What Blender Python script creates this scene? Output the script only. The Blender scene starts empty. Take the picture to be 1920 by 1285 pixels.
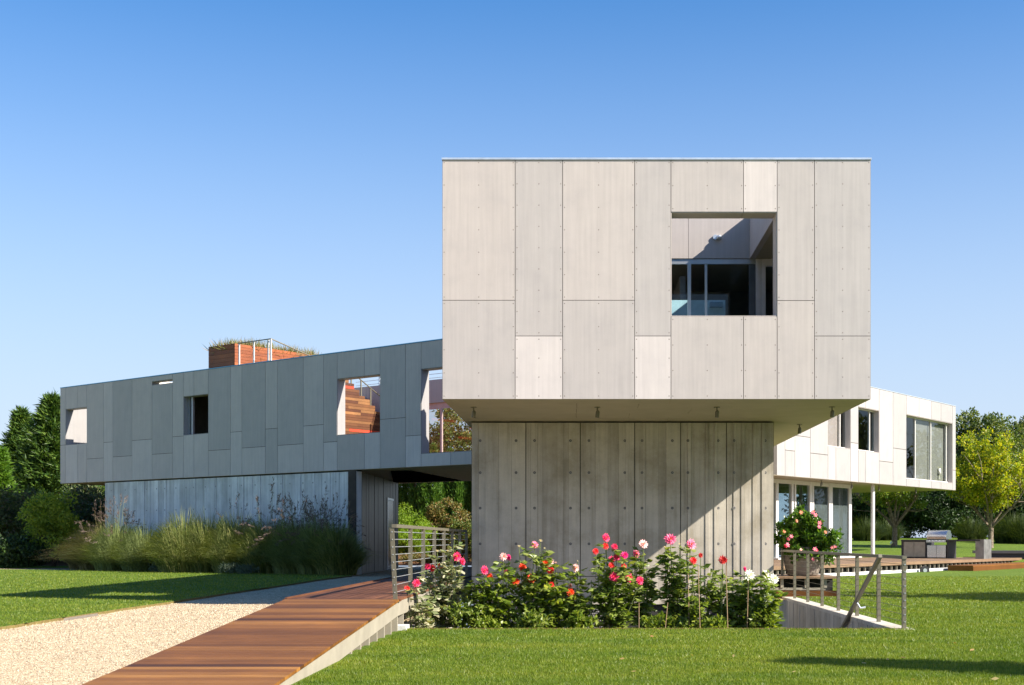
import bpy, math, random
import numpy as np
from mathutils import Vector

# ------------------------------------------------------------------ camera, sky, sun
sc = bpy.context.scene
COL = sc.collection
EYE = 1.19                      # camera height above the lawn
FPX, CXP, CYP = 2400.0, 1092.0, 1012.0   # 45 mm shift lens, principal point of the shifted frame

cam_d = bpy.data.cameras.new("camera")
cam = bpy.data.objects.new("camera", cam_d)
COL.objects.link(cam)
cam.location = (0, 0, EYE)
cam.rotation_euler = (math.radians(90), 0, 0)
cam_d.sensor_width = 36.0
cam_d.lens = 45.0
cam_d.shift_x = (960 - CXP) / 1920
cam_d.shift_y = (CYP - 642.5) / 1920
cam_d.clip_end = 5000
sc.camera = cam

SUN = Vector((1.29, -0.56, 1.0)).normalized()
SUN_EL = math.asin(SUN.z)
SUN_AZ = math.atan2(SUN.x, SUN.y)
world = bpy.data.worlds.new("World")
sc.world = world
world.use_nodes = True
wn = world.node_tree
bg = wn.nodes["Background"]
sky = wn.nodes.new("ShaderNodeTexSky")
sky.sky_type = 'NISHITA'
sky.sun_disc = False
sky.sun_elevation = SUN_EL
sky.sun_rotation = SUN_AZ
sky.altitude = 0
sky.air_density = 1.0
sky.dust_density = 0.9
sky.ozone_density = 2.2
hs = wn.nodes.new("ShaderNodeHueSaturation")   # polarised sky
hs.inputs["Saturation"].default_value = 1.42
wn.links.new(sky.outputs[0], hs.inputs["Color"])
wt = wn.nodes.new("ShaderNodeVectorMath")
wt.operation = 'MULTIPLY'
wt.inputs[1].default_value = (1.0, 0.985, 1.06)
wn.links.new(hs.outputs[0], wt.inputs[0])
# pale lavender haze towards the horizon, by elevation only
tcw = wn.nodes.new("ShaderNodeTexCoord")
sep = wn.nodes.new("ShaderNodeSeparateXYZ")
wn.links.new(tcw.outputs["Generated"], sep.inputs[0])
hr = wn.nodes.new("ShaderNodeValToRGB")
hr.color_ramp.interpolation = 'B_SPLINE'
el_ = hr.color_ramp.elements
el_[0].position = 0.0; el_[0].color = (0.94, 0.94, 0.94, 1)
el_[1].position = 0.42; el_[1].color = (0.0, 0.0, 0.0, 1)
for p_, v_ in ((0.10, 0.82), (0.20, 0.55), (0.30, 0.25)):
    e_ = el_.new(p_); e_.color = (v_, v_, v_, 1)
wn.links.new(sep.outputs["Z"], hr.inputs[0])
mxw = wn.nodes.new("ShaderNodeMix"); mxw.data_type = 'RGBA'
wn.links.new(hr.outputs[0], mxw.inputs[0])
wn.links.new(wt.outputs[0], mxw.inputs[6])
mxw.inputs[7].default_value = (3.35, 3.97, 4.95, 1)
wn.links.new(mxw.outputs[2], bg.inputs[0])
bg.inputs[1].default_value = 0.079

sun_d = bpy.data.lights.new("sun", 'SUN')
sun_d.energy = 5.0
sun_d.angle = math.radians(0.5)
sun_d.color = (1.0, 0.92, 0.80)
sun = bpy.data.objects.new("sun", sun_d)
COL.objects.link(sun)
sun.rotation_euler = (-SUN).to_track_quat('-Z', 'Y').to_euler()
sun.location = (30, -10, 40)

sc.view_settings.view_transform = 'Standard'
sc.view_settings.look = 'None'
sc.view_settings.exposure = 1.30
sc.view_settings.gamma = 1.0
sc.render.engine = 'CYCLES'
sc.cycles.use_denoising = True
sc.cycles.max_bounces = 8
sc.cycles.diffuse_bounces = 4
sc.cycles.glossy_bounces = 3
sc.cycles.transmission_bounces = 4
sc.cycles.transparent_max_bounces = 8

rng = np.random.default_rng(7)
random.seed(7)

# ------------------------------------------------------------------ materials
def new_mat(name):
    m = bpy.data.materials.new(name)
    m.use_nodes = True
    nt = m.node_tree
    for n in list(nt.nodes):
        nt.nodes.remove(n)
    out = nt.nodes.new("ShaderNodeOutputMaterial")
    return m, nt, out

def node(nt, typ, **kw):
    n = nt.nodes.new(typ)
    for k, v in kw.items():
        setattr(n, k, v)
    return n

def noise(nt, scale, detail=4, vec=None, rough=0.55):
    n = nt.nodes.new("ShaderNodeTexNoise")
    n.inputs["Scale"].default_value = scale
    n.inputs["Detail"].default_value = detail
    n.inputs["Roughness"].default_value = rough
    if vec is not None:
        nt.links.new(vec, n.inputs["Vector"])
    return n.outputs["Fac"]

def coords(nt, scale=(1, 1, 1)):
    tc = nt.nodes.new("ShaderNodeTexCoord")
    mp = nt.nodes.new("ShaderNodeMapping")
    mp.inputs["Scale"].default_value = scale
    nt.links.new(tc.outputs["Object"], mp.inputs["Vector"])
    return mp.outputs["Vector"]

def ramp(nt, fac, stops):
    r = nt.nodes.new("ShaderNodeValToRGB")
    el = r.color_ramp.elements
    while len(el) > 1:
        el.remove(el[-1])
    for i, (p, c) in enumerate(stops):
        e = el[0] if i == 0 else el.new(p)
        e.position = p
        e.color = (c[0], c[1], c[2], 1)
    nt.links.new(fac, r.inputs["Fac"])
    return r.outputs["Color"]

def mixc(nt, a, b, fac, mode='MIX'):
    m = nt.nodes.new("ShaderNodeMix")
    m.data_type = 'RGBA'
    m.blend_type = mode
    for sock, v in (("A", a), ("B", b)):
        s = [i for i in m.inputs if i.name == sock and i.type == 'RGBA'][0]
        if isinstance(v, (tuple, list)):
            s.default_value = (v[0], v[1], v[2], 1)
        else:
            nt.links.new(v, s)
    f = [i for i in m.inputs if i.name == "Factor" and i.type == 'VALUE'][0]
    if isinstance(fac, (int, float)):
        f.default_value = fac
    else:
        nt.links.new(fac, f)
    return [o for o in m.outputs if o.type == 'RGBA'][0]

def math_n(nt, op, a, b=None):
    m = nt.nodes.new("ShaderNodeMath")
    m.operation = op
    for i, v in enumerate((a, b)):
        if v is None:
            continue
        if isinstance(v, (int, float)):
            m.inputs[i].default_value = v
        else:
            nt.links.new(v, m.inputs[i])
    return m.outputs[0]

def principled(nt, out, color, rough=0.6, metal=0.0, spec=0.5, bump=None, bump_s=0.2, bump_d=0.01):
    p = nt.nodes.new("ShaderNodeBsdfPrincipled")
    if isinstance(color, (tuple, list)):
        p.inputs["Base Color"].default_value = (color[0], color[1], color[2], 1)
    else:
        nt.links.new(color, p.inputs["Base Color"])
    if isinstance(rough, (int, float)):
        p.inputs["Roughness"].default_value = rough
    else:
        nt.links.new(rough, p.inputs["Roughness"])
    p.inputs["Metallic"].default_value = metal
    p.inputs["Specular IOR Level"].default_value = spec
    if bump is not None:
        b = nt.nodes.new("ShaderNodeBump")
        b.inputs["Strength"].default_value = bump_s
        b.inputs["Distance"].default_value = bump_d
        nt.links.new(bump, b.inputs["Height"])
        nt.links.new(b.outputs[0], p.inputs["Normal"])
    nt.links.new(p.outputs[0], out.inputs[0])
    return p

def simple(name, color, rough=0.6, metal=0.0, spec=0.5, vary=0.12, scale=6.0):
    m, nt, out = new_mat(name)
    v = coords(nt)
    f = noise(nt, scale, 5, v)
    lo = tuple(c * (1 - vary) for c in color)
    hi = tuple(min(1, c * (1 + vary)) for c in color)
    c = ramp(nt, f, [(0.3, lo), (0.7, hi)])
    principled(nt, out, c, rough, metal, spec, f, 0.08, 0.005)
    return m

def attr_tone(nt):
    a = nt.nodes.new("ShaderNodeAttribute")
    a.attribute_name = "tone"
    return a.outputs["Fac"]

def mat_panel():
    m, nt, out = new_mat("fibre_cement")
    t = attr_tone(nt)
    base = ramp(nt, t, [(0.0, (0.28, 0.272, 0.272)), (0.22, (0.40, 0.375, 0.365)), (0.5, (0.455, 0.410, 0.384)), (1.0, (0.62, 0.57, 0.55))])
    v1 = coords(nt, (1, 1, 1))
    v2 = coords(nt, (9, 9, 0.35))
    n1 = noise(nt, 2.2, 6, v1, 0.6)
    n2 = noise(nt, 2.0, 3, v2)
    n3 = noise(nt, 240, 2, v1)
    c = mixc(nt, base, ramp(nt, n1, [(0.28, (0.93, 0.93, 0.935)), (0.5, (1.0, 0.995, 0.99)), (0.72, (1.04, 1.035, 1.025))]), 1.0, 'MULTIPLY')
    c = mixc(nt, c, ramp(nt, n2, [(0.3, (0.93, 0.93, 0.93)), (0.7, (1.04, 1.04, 1.04))]), 1.0, 'MULTIPLY')
    c = mixc(nt, c, ramp(nt, n3, [(0.3, (0.93, 0.93, 0.93)), (0.7, (1.05, 1.05, 1.05))]), 1.0, 'MULTIPLY')
    principled(nt, out, c, 0.62, 0, 0.35, n3, 0.12, 0.002)
    return m

def mat_concrete(name, lo, hi, stain):
    m, nt, out = new_mat(name)
    v1 = coords(nt)
    v2 = coords(nt, (6, 6, 0.25))
    t = attr_tone(nt)
    n1 = noise(nt, 1.1, 8, v1, 0.66)
    n2 = noise(nt, 1.6, 5, v2, 0.6)
    n3 = noise(nt, 45, 4, v1, 0.7)
    base = ramp(nt, t, [(0.0, lo), (1.0, hi)])
    c = mixc(nt, base, ramp(nt, n1, [(0.36, stain), (0.52, (1.0, 1.0, 1.0)), (0.66, (1.14, 1.14, 1.13))]), 0.95, 'MULTIPLY')
    c = mixc(nt, c, ramp(nt, n2, [(0.3, (0.74, 0.73, 0.70)), (0.5, (1, 1, 1)), (0.74, (1.14, 1.13, 1.10))]), 0.85, 'MULTIPLY')
    c = mixc(nt, c, ramp(nt, n3, [(0.3, (0.9, 0.9, 0.9)), (0.7, (1.05, 1.05, 1.05))]), 0.8, 'MULTIPLY')
    principled(nt, out, c, 0.8, 0, 0.25, n3, 0.25, 0.004)
    return m

def mat_wood(name, stops, grain_axis=0, rough=0.5, spec=0.4):
    m, nt, out = new_mat(name)
    sc_ = [16.0, 16.0, 16.0]
    sc_[grain_axis] = 0.7
    v = coords(nt, tuple(sc_))
    t = attr_tone(nt)
    g = noise(nt, 2.5, 6, v, 0.65)
    base = ramp(nt, t, stops)
    c = mixc(nt, base, ramp(nt, g, [(0.3, (0.68, 0.64, 0.60)), (0.55, (1, 1, 1)), (0.8, (1.2, 1.16, 1.1))]), 0.9, 'MULTIPLY')
    v2 = coords(nt)
    w = noise(nt, 1.3, 5, v2, 0.65)
    c = mixc(nt, c, ramp(nt, w, [(0.35, (0.80, 0.79, 0.78)), (0.55, (1, 1, 1)), (0.72, (1.28, 1.26, 1.26))]), 0.8, 'MULTIPLY')
    principled(nt, out, c, rough, 0, spec, g, 0.15, 0.003)
    return m

def mat_leaf(name, cols, transl=0.35, rough=0.5, big=None):
    m, nt, out = new_mat(name)
    gi = nt.nodes.new("ShaderNodeNewGeometry")
    n = len(cols)
    c = ramp(nt, gi.outputs["Random Per Island"], [(i / max(1, n - 1), k) for i, k in enumerate(cols)])
    if big:
        if big == "lawn":
            v = coords(nt, (0.30, 1.1, 1))
            f0 = noise(nt, 1.0, 4, v, 0.6)
            c = mixc(nt, c, ramp(nt, f0, [(0.32, (0.66, 0.80, 0.72)), (0.5, (1.0, 1.0, 1.0)), (0.68, (1.28, 1.14, 1.2))]), 1.0, 'MULTIPLY')
            v = coords(nt)
            f = noise(nt, 3.2, 4, v, 0.7)
        else:
            v = coords(nt)
            f = noise(nt, big, 3, v)
        c = mixc(nt, c, ramp(nt, f, [(0.3, (0.83, 0.85, 0.83)), (0.7, (1.14, 1.12, 1.06))]), 1.0, 'MULTIPLY')
    p = nt.nodes.new("ShaderNodeBsdfPrincipled")
    nt.links.new(c, p.inputs["Base Color"])
    p.inputs["Roughness"].default_value = rough
    p.inputs["Specular IOR Level"].default_value = 0.35
    tr = nt.nodes.new("ShaderNodeBsdfTranslucent")
    c2 = mixc(nt, c, (1.5, 1.45, 0.6), 1.0, 'MULTIPLY')
    nt.links.new(c2, tr.inputs["Color"])
    mx = nt.nodes.new("ShaderNodeMixShader")
    mx.inputs[0].default_value = transl
    nt.links.new(p.outputs[0], mx.inputs[1])
    nt.links.new(tr.outputs[0], mx.inputs[2])
    nt.links.new(mx.outputs[0], out.inputs[0])
    return m

def mat_glass(name, tint=(0.62, 0.68, 0.68), refl=0.12, rcol=(0.9, 0.95, 1.0)):
    m, nt, out = new_mat(name)
    tr = nt.nodes.new("ShaderNodeBsdfTransparent")
    tr.inputs[0].default_value = (*tint, 1)
    gl = nt.nodes.new("ShaderNodeBsdfGlossy")
    gl.inputs["Roughness"].default_value = 0.01
    gl.inputs["Color"].default_value = (*rcol, 1)
    fr = nt.nodes.new("ShaderNodeLayerWeight")
    fr.inputs["Blend"].default_value = 0.5
    f = math_n(nt, 'POWER', fr.outputs["Facing"], 5.0)
    f = math_n(nt, 'ADD', math_n(nt, 'MULTIPLY', f, 0.95), 0.03 + refl)
    mx = nt.nodes.new("ShaderNodeMixShader")
    nt.links.new(f, mx.inputs[0])
    nt.links.new(tr.outputs[0], mx.inputs[1])
    nt.links.new(gl.outputs[0], mx.inputs[2])
    nt.links.new(mx.outputs[0], out.inputs[0])
    return m

def mat_gravel():
    m, nt, out = new_mat("pea_gravel")
    v = coords(nt)
    vo = nt.nodes.new("ShaderNodeTexVoronoi")
    vo.inputs["Scale"].default_value = 42
    nt.links.new(v, vo.inputs["Vector"])
    hs = nt.nodes.new("ShaderNodeSeparateColor")
    nt.links.new(vo.outputs["Color"], hs.inputs[0])
    c = ramp(nt, hs.outputs[0], [(0.0, (0.17, 0.118, 0.066)), (0.35, (0.40, 0.305, 0.188)), (0.7, (0.51, 0.408, 0.265)), (1.0, (0.68, 0.585, 0.43))])
    f = noise(nt, 0.7, 5, v)
    c = mixc(nt, c, ramp(nt, f, [(0.3, (0.86, 0.84, 0.82)), (0.7, (1.08, 1.07, 1.05))]), 1.0, 'MULTIPLY')
    d = math_n(nt, 'SUBTRACT', 1.0, vo.outputs["Distance"])
    principled(nt, out, c, 0.85, 0, 0.2, d, 0.8, 0.018)
    return m

def mat_ground(name, cols, scale, bump=0.5, bd=0.02):
    m, nt, out = new_mat(name)
    v = coords(nt)
    f = noise(nt, scale, 8, v, 0.7)
    c = ramp(nt, f, [(0.3 + 0.4 * i / max(1, len(cols) - 1), k) for i, k in enumerate(cols)])
    principled(nt, out, c, 0.95, 0, 0.1, f, bump, bd)
    return m

def mat_grass_ground():
    m, nt, out = new_mat("lawn_turf")
    v = coords(nt)
    f1 = noise(nt, 60, 6, v, 0.75)
    v2 = coords(nt, (0.5, 1.0, 1.0))
    f2 = noise(nt, 0.9, 5, v2, 0.65)
    c = ramp(nt, f1, [(0.25, (0.046, 0.078, 0.010)), (0.5, (0.10, 0.160, 0.018)), (0.78, (0.18, 0.24, 0.036))])
    c = mixc(nt, c, ramp(nt, f2, [(0.3, (0.78, 0.86, 0.8)), (0.7, (1.2, 1.12, 1.1))]), 1.0, 'MULTIPLY')
    principled(nt, out, c, 0.8, 0, 0.15, f1, 1.0, 0.03)
    return m

M = {}
M['panel'] = mat_panel()
M['concrete'] = mat_concrete("board_formed_concrete", (0.33, 0.30, 0.255), (0.52, 0.48, 0.415), (0.74, 0.72, 0.66))
M['concrete_pale'] = mat_concrete("pale_concrete", (0.50, 0.50, 0.49), (0.72, 0.72, 0.71), (0.84, 0.84, 0.83))
M['dark_gap'] = simple("dark_joint_and_shade", (0.02, 0.019, 0.018), 0.9)
M['joint'] = simple("panel_backing", (0.07, 0.06, 0.05), 0.9)
M['cap'] = simple("metal_cap", (0.62, 0.66, 0.70), 0.3, 0.6)
M['blue_cap'] = simple("blue_metal_cap", (0.10, 0.30, 0.45), 0.35, 0.5)
M['soffit'] = simple("soffit_board", (0.38, 0.33, 0.225), 0.7, 0, 0.3, 0.06, 2)  # base colour biased olive to carry light bounced from the lawn
M['white'] = simple("white_paint", (0.62, 0.60, 0.57), 0.5, 0, 0.4, 0.05)
M['offwhite'] = simple("warm_white_wall", (0.5, 0.46, 0.42), 0.6, 0, 0.3, 0.05)
M['alu'] = simple("aluminium_frame", (0.50, 0.52, 0.55), 0.35, 0.7, 0.5, 0.06)
M['alu_dark'] = simple("dark_frame", (0.10, 0.115, 0.13), 0.4, 0.4)
M['pink_frame'] = simple("pinkish_steel", (0.55, 0.40, 0.38), 0.5, 0.0)
M['interior'] = simple("room_wall", (0.27, 0.235, 0.20), 0.8)
M['interior_dark'] = simple("dark_room_wall", (0.09, 0.082, 0.075), 0.8)
M['interior_floor'] = simple("room_floor", (0.20, 0.13, 0.08), 0.5)
M['blind'] = simple("grey_blind", (0.15, 0.14, 0.135), 0.8, 0, 0.2, 0.08, 3)
M['blind_pink'] = simple("mauve_blind", (0.46, 0.38, 0.38), 0.8, 0, 0.2, 0.05, 3)
M['blind_pale'] = simple("pale_sheer_blind", (0.28, 0.275, 0.26), 0.8, 0, 0.2, 0.08, 3)
M['screen'] = simple("dark_screen", (0.02, 0.02, 0.024), 0.25)
M['paleblue'] = simple("pale_blue_panel", (0.55, 0.80, 0.92), 0.5)
M['glass'] = mat_glass("window_glass", (0.80, 0.86, 0.87), 0.0, (0.5, 0.55, 0.58))
M['glass_clear'] = mat_glass("clear_glass", (0.86, 0.86, 0.86), 0.03)
M['glass_pink'] = mat_glass("pinkish_glass", (0.80, 0.70, 0.70), 0.08, (1.0, 0.86, 0.86))
M['deck'] = mat_wood("ipe_deck", [(0, (0.060, 0.022, 0.006)), (0.5, (0.170, 0.066, 0.013)), (1, (0.285, 0.130, 0.030))], 0, 0.55, 0.2)
M['deck_y'] = mat_wood("cedar_deck", [(0, (0.10, 0.042, 0.022)), (1, (0.18, 0.078, 0.040))], 1, 0.68, 0.14)
M['terrace'] = mat_wood("terrace_boards", [(0, (0.15, 0.095, 0.055)), (1, (0.24, 0.155, 0.092))], 0, 0.6)
M['cedar'] = mat_wood("red_cedar", [(0, (0.21, 0.055, 0.016)), (0.6, (0.31, 0.088, 0.024)), (1, (0.40, 0.14, 0.045))], 0, 0.55)
M['cedar_mixed'] = mat_wood("mixed_dark_cedar", [(0, (0.075, 0.024, 0.010)), (0.35, (0.135, 0.052, 0.018)), (0.75, (0.21, 0.098, 0.035)), (0.88, (0.27, 0.125, 0.045)), (0.90, (0.50, 0.055, 0.022)), (1, (0.50, 0.055, 0.022))], 0, 0.5)  # darker mix of boards with a few red ones
M['fascia'] = simple("painted_fascia", (0.27, 0.245, 0.195), 0.7, 0, 0.2, 0.12, 3)
M['rail'] = simple("brushed_steel", (0.17, 0.155, 0.11), 0.5, 0.4, 0.5, 0.1, 12)
M['steel'] = simple("stainless_steel", (0.60, 0.61, 0.63), 0.24, 1.0, 0.5, 0.06, 3)
M['black'] = simple("black_counter", (0.030, 0.030, 0.034), 0.5)
M['cabinet'] = simple("taupe_cabinet_door", (0.33, 0.31, 0.26), 0.5, 0.3)
M['galv'] = simple("galvanised_steel", (0.24, 0.235, 0.23), 0.45, 0.6, 0.5, 0.3, 4)
M['mesh'] = simple("perforated_metal", (0.26, 0.25, 0.24), 0.6)
M['pot'] = simple("pale_clay_pot", (0.235, 0.205, 0.175), 0.75, 0, 0.25, 0.1, 4)
M['soil'] = mat_ground("dark_soil", [(0.02, 0.014, 0.009), (0.06, 0.042, 0.028), (0.11, 0.075, 0.05)], 18)
M['verge_soil'] = mat_ground("verge_soil", [(0.08, 0.05, 0.02), (0.17, 0.13, 0.05), (0.16, 0.15, 0.05)], 14)
M['mulch'] = mat_ground("wood_mulch", [(0.06, 0.028, 0.014), (0.16, 0.08, 0.04), (0.26, 0.14, 0.07)], 12)
M['gravel'] = mat_gravel()
M['turf'] = mat_grass_ground()
M['edging'] = simple("rusted_edging", (0.15, 0.07, 0.035), 0.8)
M['bark'] = mat_ground("tree_bark", [(0.08, 0.06, 0.045), (0.20, 0.16, 0.12), (0.34, 0.29, 0.23)], 9, 0.6, 0.02)
M['bark_dark'] = mat_ground("dark_bark", [(0.03, 0.022, 0.016), (0.09, 0.065, 0.045)], 9, 0.6, 0.02)
M['stem'] = simple("green_stem", (0.13, 0.17, 0.045), 0.6)
M['cane'] = simple("bamboo_cane", (0.32, 0.21, 0.11), 0.6)
M['blade'] = mat_leaf("lawn_blade", [(0.084, 0.140, 0.010), (0.124, 0.188, 0.013), (0.168, 0.226, 0.021), (0.25, 0.27, 0.06)], 0.4, 0.45, "lawn")
M['leaf_conifer'] = mat_leaf("conifer_needle", [(0.022, 0.055, 0.012), (0.055, 0.115, 0.018), (0.12, 0.185, 0.03)], 0.25, 0.5, 0.5)
M['leaf_bright'] = mat_leaf("bright_conifer_spray", [(0.06, 0.14, 0.012), (0.10, 0.21, 0.018), (0.16, 0.27, 0.03)], 0.3, 0.5, 0.6)
M['leaf_lime'] = mat_leaf("lime_spray", [(0.12, 0.22, 0.010), (0.19, 0.31, 0.015), (0.27, 0.37, 0.03)], 0.3, 0.5, 0.6)
M['leaf_arbor'] = mat_leaf("arborvitae_spray", [(0.035, 0.095, 0.012), (0.07, 0.16, 0.018), (0.12, 0.22, 0.03)], 0.25, 0.5, 0.7)
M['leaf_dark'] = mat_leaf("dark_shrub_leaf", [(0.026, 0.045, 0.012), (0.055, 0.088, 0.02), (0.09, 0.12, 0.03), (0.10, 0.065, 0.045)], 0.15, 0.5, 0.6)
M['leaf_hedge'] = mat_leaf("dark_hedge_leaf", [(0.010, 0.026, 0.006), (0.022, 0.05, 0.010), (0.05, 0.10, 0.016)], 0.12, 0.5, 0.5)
M['leaf_lit'] = mat_leaf("sunlit_tint_leaf", [(0.11, 0.18, 0.015), (0.22, 0.29, 0.025), (0.34, 0.39, 0.05)], 0.35, 0.5, 0.8)  # leaf colour brightened to stand in for sun on the shrub
M['leaf_pear'] = mat_leaf("pear_leaf", [(0.11, 0.18, 0.012), (0.21, 0.29, 0.014), (0.35, 0.37, 0.018), (0.48, 0.42, 0.022)], 0.45, 0.45, 0.6)
M['leaf_pear_green'] = mat_leaf("green_pear_leaf", [(0.07, 0.14, 0.018), (0.13, 0.21, 0.025), (0.21, 0.28, 0.04), (0.28, 0.32, 0.06)], 0.4, 0.45, 0.6)
M['leaf_oak'] = mat_leaf("broad_tree_leaf", [(0.045, 0.085, 0.018), (0.085, 0.135, 0.028), (0.14, 0.18, 0.045), (0.19, 0.20, 0.06)], 0.3, 0.5, 0.35)
M['leaf_autumn'] = mat_leaf("autumn_leaf", [(0.06, 0.11, 0.02), (0.10, 0.16, 0.025), (0.15, 0.19, 0.035), (0.26, 0.16, 0.05), (0.09, 0.14, 0.025), (0.07, 0.11, 0.02)], 0.3, 0.5, 0.6)
M['leaf_rust'] = mat_leaf("rust_leaf", [(0.09, 0.13, 0.025), (0.17, 0.17, 0.04), (0.30, 0.17, 0.06), (0.08, 0.12, 0.025), (0.20, 0.13, 0.045)], 0.3, 0.5, 0.6)
M['leaf_dahlia'] = mat_leaf("dahlia_leaf", [(0.05, 0.095, 0.014), (0.12, 0.18, 0.022), (0.21, 0.275, 0.05), (0.34, 0.38, 0.12)], 0.42, 0.38, 3.0)
M['leaf_dusty'] = mat_leaf("dusty_leaf", [(0.07, 0.11, 0.025), (0.19, 0.22, 0.10), (0.33, 0.33, 0.20), (0.45, 0.42, 0.30), (0.15, 0.21, 0.03)], 0.25, 0.5, 3.0)
M['leaf_lightgreen'] = mat_leaf("light_dahlia_leaf", [(0.08, 0.14, 0.014), (0.17, 0.24, 0.025), (0.30, 0.35, 0.06)], 0.42, 0.38, 3.0)
M['leaf_gloss'] = mat_leaf("glossy_vine_leaf", [(0.022, 0.06, 0.010), (0.06, 0.14, 0.014), (0.14, 0.24, 0.025)], 0.3, 0.3, 2.0)
M['grass_clump'] = mat_leaf("ornamental_grass_blade", [(0.075, 0.11, 0.03), (0.14, 0.18, 0.05), (0.23, 0.26, 0.085), (0.36, 0.35, 0.15)], 0.3, 0.5, 0.7)
M['grass_blue'] = mat_leaf("blue_green_blade", [(0.11, 0.145, 0.055), (0.185, 0.23, 0.085), (0.28, 0.32, 0.13)], 0.3, 0.5, 0.7)
M['grass_shaded'] = mat_leaf("hedge_shaded_blade", [(0.025, 0.045, 0.012), (0.05, 0.08, 0.018), (0.10, 0.13, 0.03)], 0.3, 0.5, 0.7)  # blade colour darkened to carry the shade of the hedge
M['grass_brown'] = mat_leaf("tan_blade", [(0.10, 0.10, 0.04), (0.17, 0.155, 0.065), (0.26, 0.22, 0.11)], 0.3, 0.5, 0.7)
M['plume'] = mat_leaf("purple_plume", [(0.10, 0.075, 0.07), (0.155, 0.11, 0.10), (0.24, 0.175, 0.145)], 0.3, 0.7)
M['plume_tan'] = mat_leaf("tan_plume", [(0.30, 0.20, 0.12), (0.42, 0.30, 0.18), (0.20, 0.20, 0.06)], 0.3, 0.7)
M['roof_tuft'] = mat_leaf("roof_tuft_blade", [(0.10, 0.13, 0.03), (0.17, 0.18, 0.05), (0.28, 0.22, 0.09), (0.36, 0.24, 0.12)], 0.3, 0.7, 1.5)
M['sage'] = mat_leaf("grey_green_leaf", [(0.07, 0.10, 0.06), (0.11, 0.15, 0.10), (0.15, 0.19, 0.13)], 0.2, 0.6)

M['pebble'] = mat_leaf("pale_pebble", [(0.16, 0.115, 0.07), (0.33, 0.255, 0.165), (0.43, 0.345, 0.235), (0.48, 0.395, 0.28), (0.58, 0.50, 0.38)], 0.0, 0.8)
M['dry_leaf'] = mat_leaf("dry_leaf", [(0.36, 0.24, 0.08), (0.50, 0.40, 0.16), (0.30, 0.13, 0.05)], 0.2, 0.7)
def petal(name, c, c2=None):
    return mat_leaf(name, [c, c2 or tuple(min(1, x * 1.25) for x in c)], 0.25, 0.5)
PET = {
    'hot': petal("hot_pink_petal", (0.78, 0.02, 0.11), (0.85, 0.06, 0.20)),
    'red': petal("red_petal", (0.72, 0.012, 0.03), (0.85, 0.05, 0.04)),
    'dark': petal("dark_red_petal", (0.38, 0.010, 0.02), (0.55, 0.03, 0.02)),
    'orange': petal("orange_red_petal", (0.80, 0.035, 0.012), (0.90, 0.14, 0.03)),
    'pink': petal("pink_petal", (0.80, 0.13, 0.28), (0.90, 0.32, 0.45)),
    'deep': petal("deep_pink_petal", (0.62, 0.03, 0.16), (0.85, 0.22, 0.36)),
    'pale': petal("pale_pink_petal", (0.82, 0.42, 0.44), (0.90, 0.64, 0.62)),
    'coral': petal("coral_petal", (0.75, 0.18, 0.12), (0.82, 0.38, 0.28)),
    'white': petal("white_petal", (0.78, 0.78, 0.70), (0.88, 0.88, 0.84)),
    'cream': petal("cream_petal", (0.70, 0.62, 0.36), (0.80, 0.70, 0.5)),
    'magenta': petal("magenta_petal", (0.62, 0.02, 0.18)),
}
M['yellow'] = simple("yellow_centre", (0.85, 0.50, 0.03), 0.7)

# ------------------------------------------------------------------ object helpers
BASE = {}

def link(o):
    COL.objects.link(o)
    return o

def thing(name, label, cat, loc=(0, 0, 0), group=None):
    o = link(bpy.data.objects.new(name, None))
    o.empty_display_size = 0.3
    o.location = loc
    o['label'] = label
    o['category'] = cat
    if group:
        o['group'] = group
    BASE[o.name] = Vector(loc)
    return o

def tag(o, label, cat, group=None):
    o['label'] = label
    o['category'] = cat
    if group:
        o['group'] = group
    return o

def np_obj(name, V, F, mat, parent=None, tones=None, midx=None, mats=None, smooth=False, base=None):
    """V (N,3), F list of index arrays with shape (M,k)."""
    V = np.asarray(V, dtype=np.float64).reshape(-1, 3)
    if parent is not None:
        b = BASE[parent.name]
        V = V - np.array(b)
    elif base is not None:
        b = Vector(base)
        V = V - np.array(b)
    else:
        b = Vector((0, 0, 0))
    me = bpy.data.meshes.new(name)
    me.vertices.add(len(V))
    me.vertices.foreach_set("co", V.astype(np.float32).ravel())
    if isinstance(F, np.ndarray):
        F = [F]
    F = [np.asarray(f) for f in F if len(f)]
    tot = sum(f.size for f in F)
    npoly = sum(len(f) for f in F)
    me.loops.add(tot)
    me.loops.foreach_set("vertex_index", np.concatenate([f.ravel() for f in F]).astype(np.int32))
    me.polygons.add(npoly)
    sizes = np.concatenate([np.full(len(f), f.shape[1]) for f in F])
    starts = np.concatenate([[0], np.cumsum(sizes)[:-1]])
    me.polygons.foreach_set("loop_start", starts.astype(np.int32))
    me.polygons.foreach_set("use_smooth", np.full(npoly, bool(smooth)))
    for mm in (mats or [mat]):
        me.materials.append(mm)
    if midx is not None:
        me.polygons.foreach_set("material_index", np.asarray(midx, dtype=np.int32))
    if tones is not None:
        a = me.attributes.new("tone", 'FLOAT', 'FACE')
        a.data.foreach_set("value", np.asarray(tones, dtype=np.float32))
    me.update(calc_edges=True)
    o = bpy.data.objects.new(name, me)
    link(o)
    if parent is not None:
        o.parent = parent
        BASE[o.name] = b
    else:
        o.location = b
        BASE[o.name] = b
    return o

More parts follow.
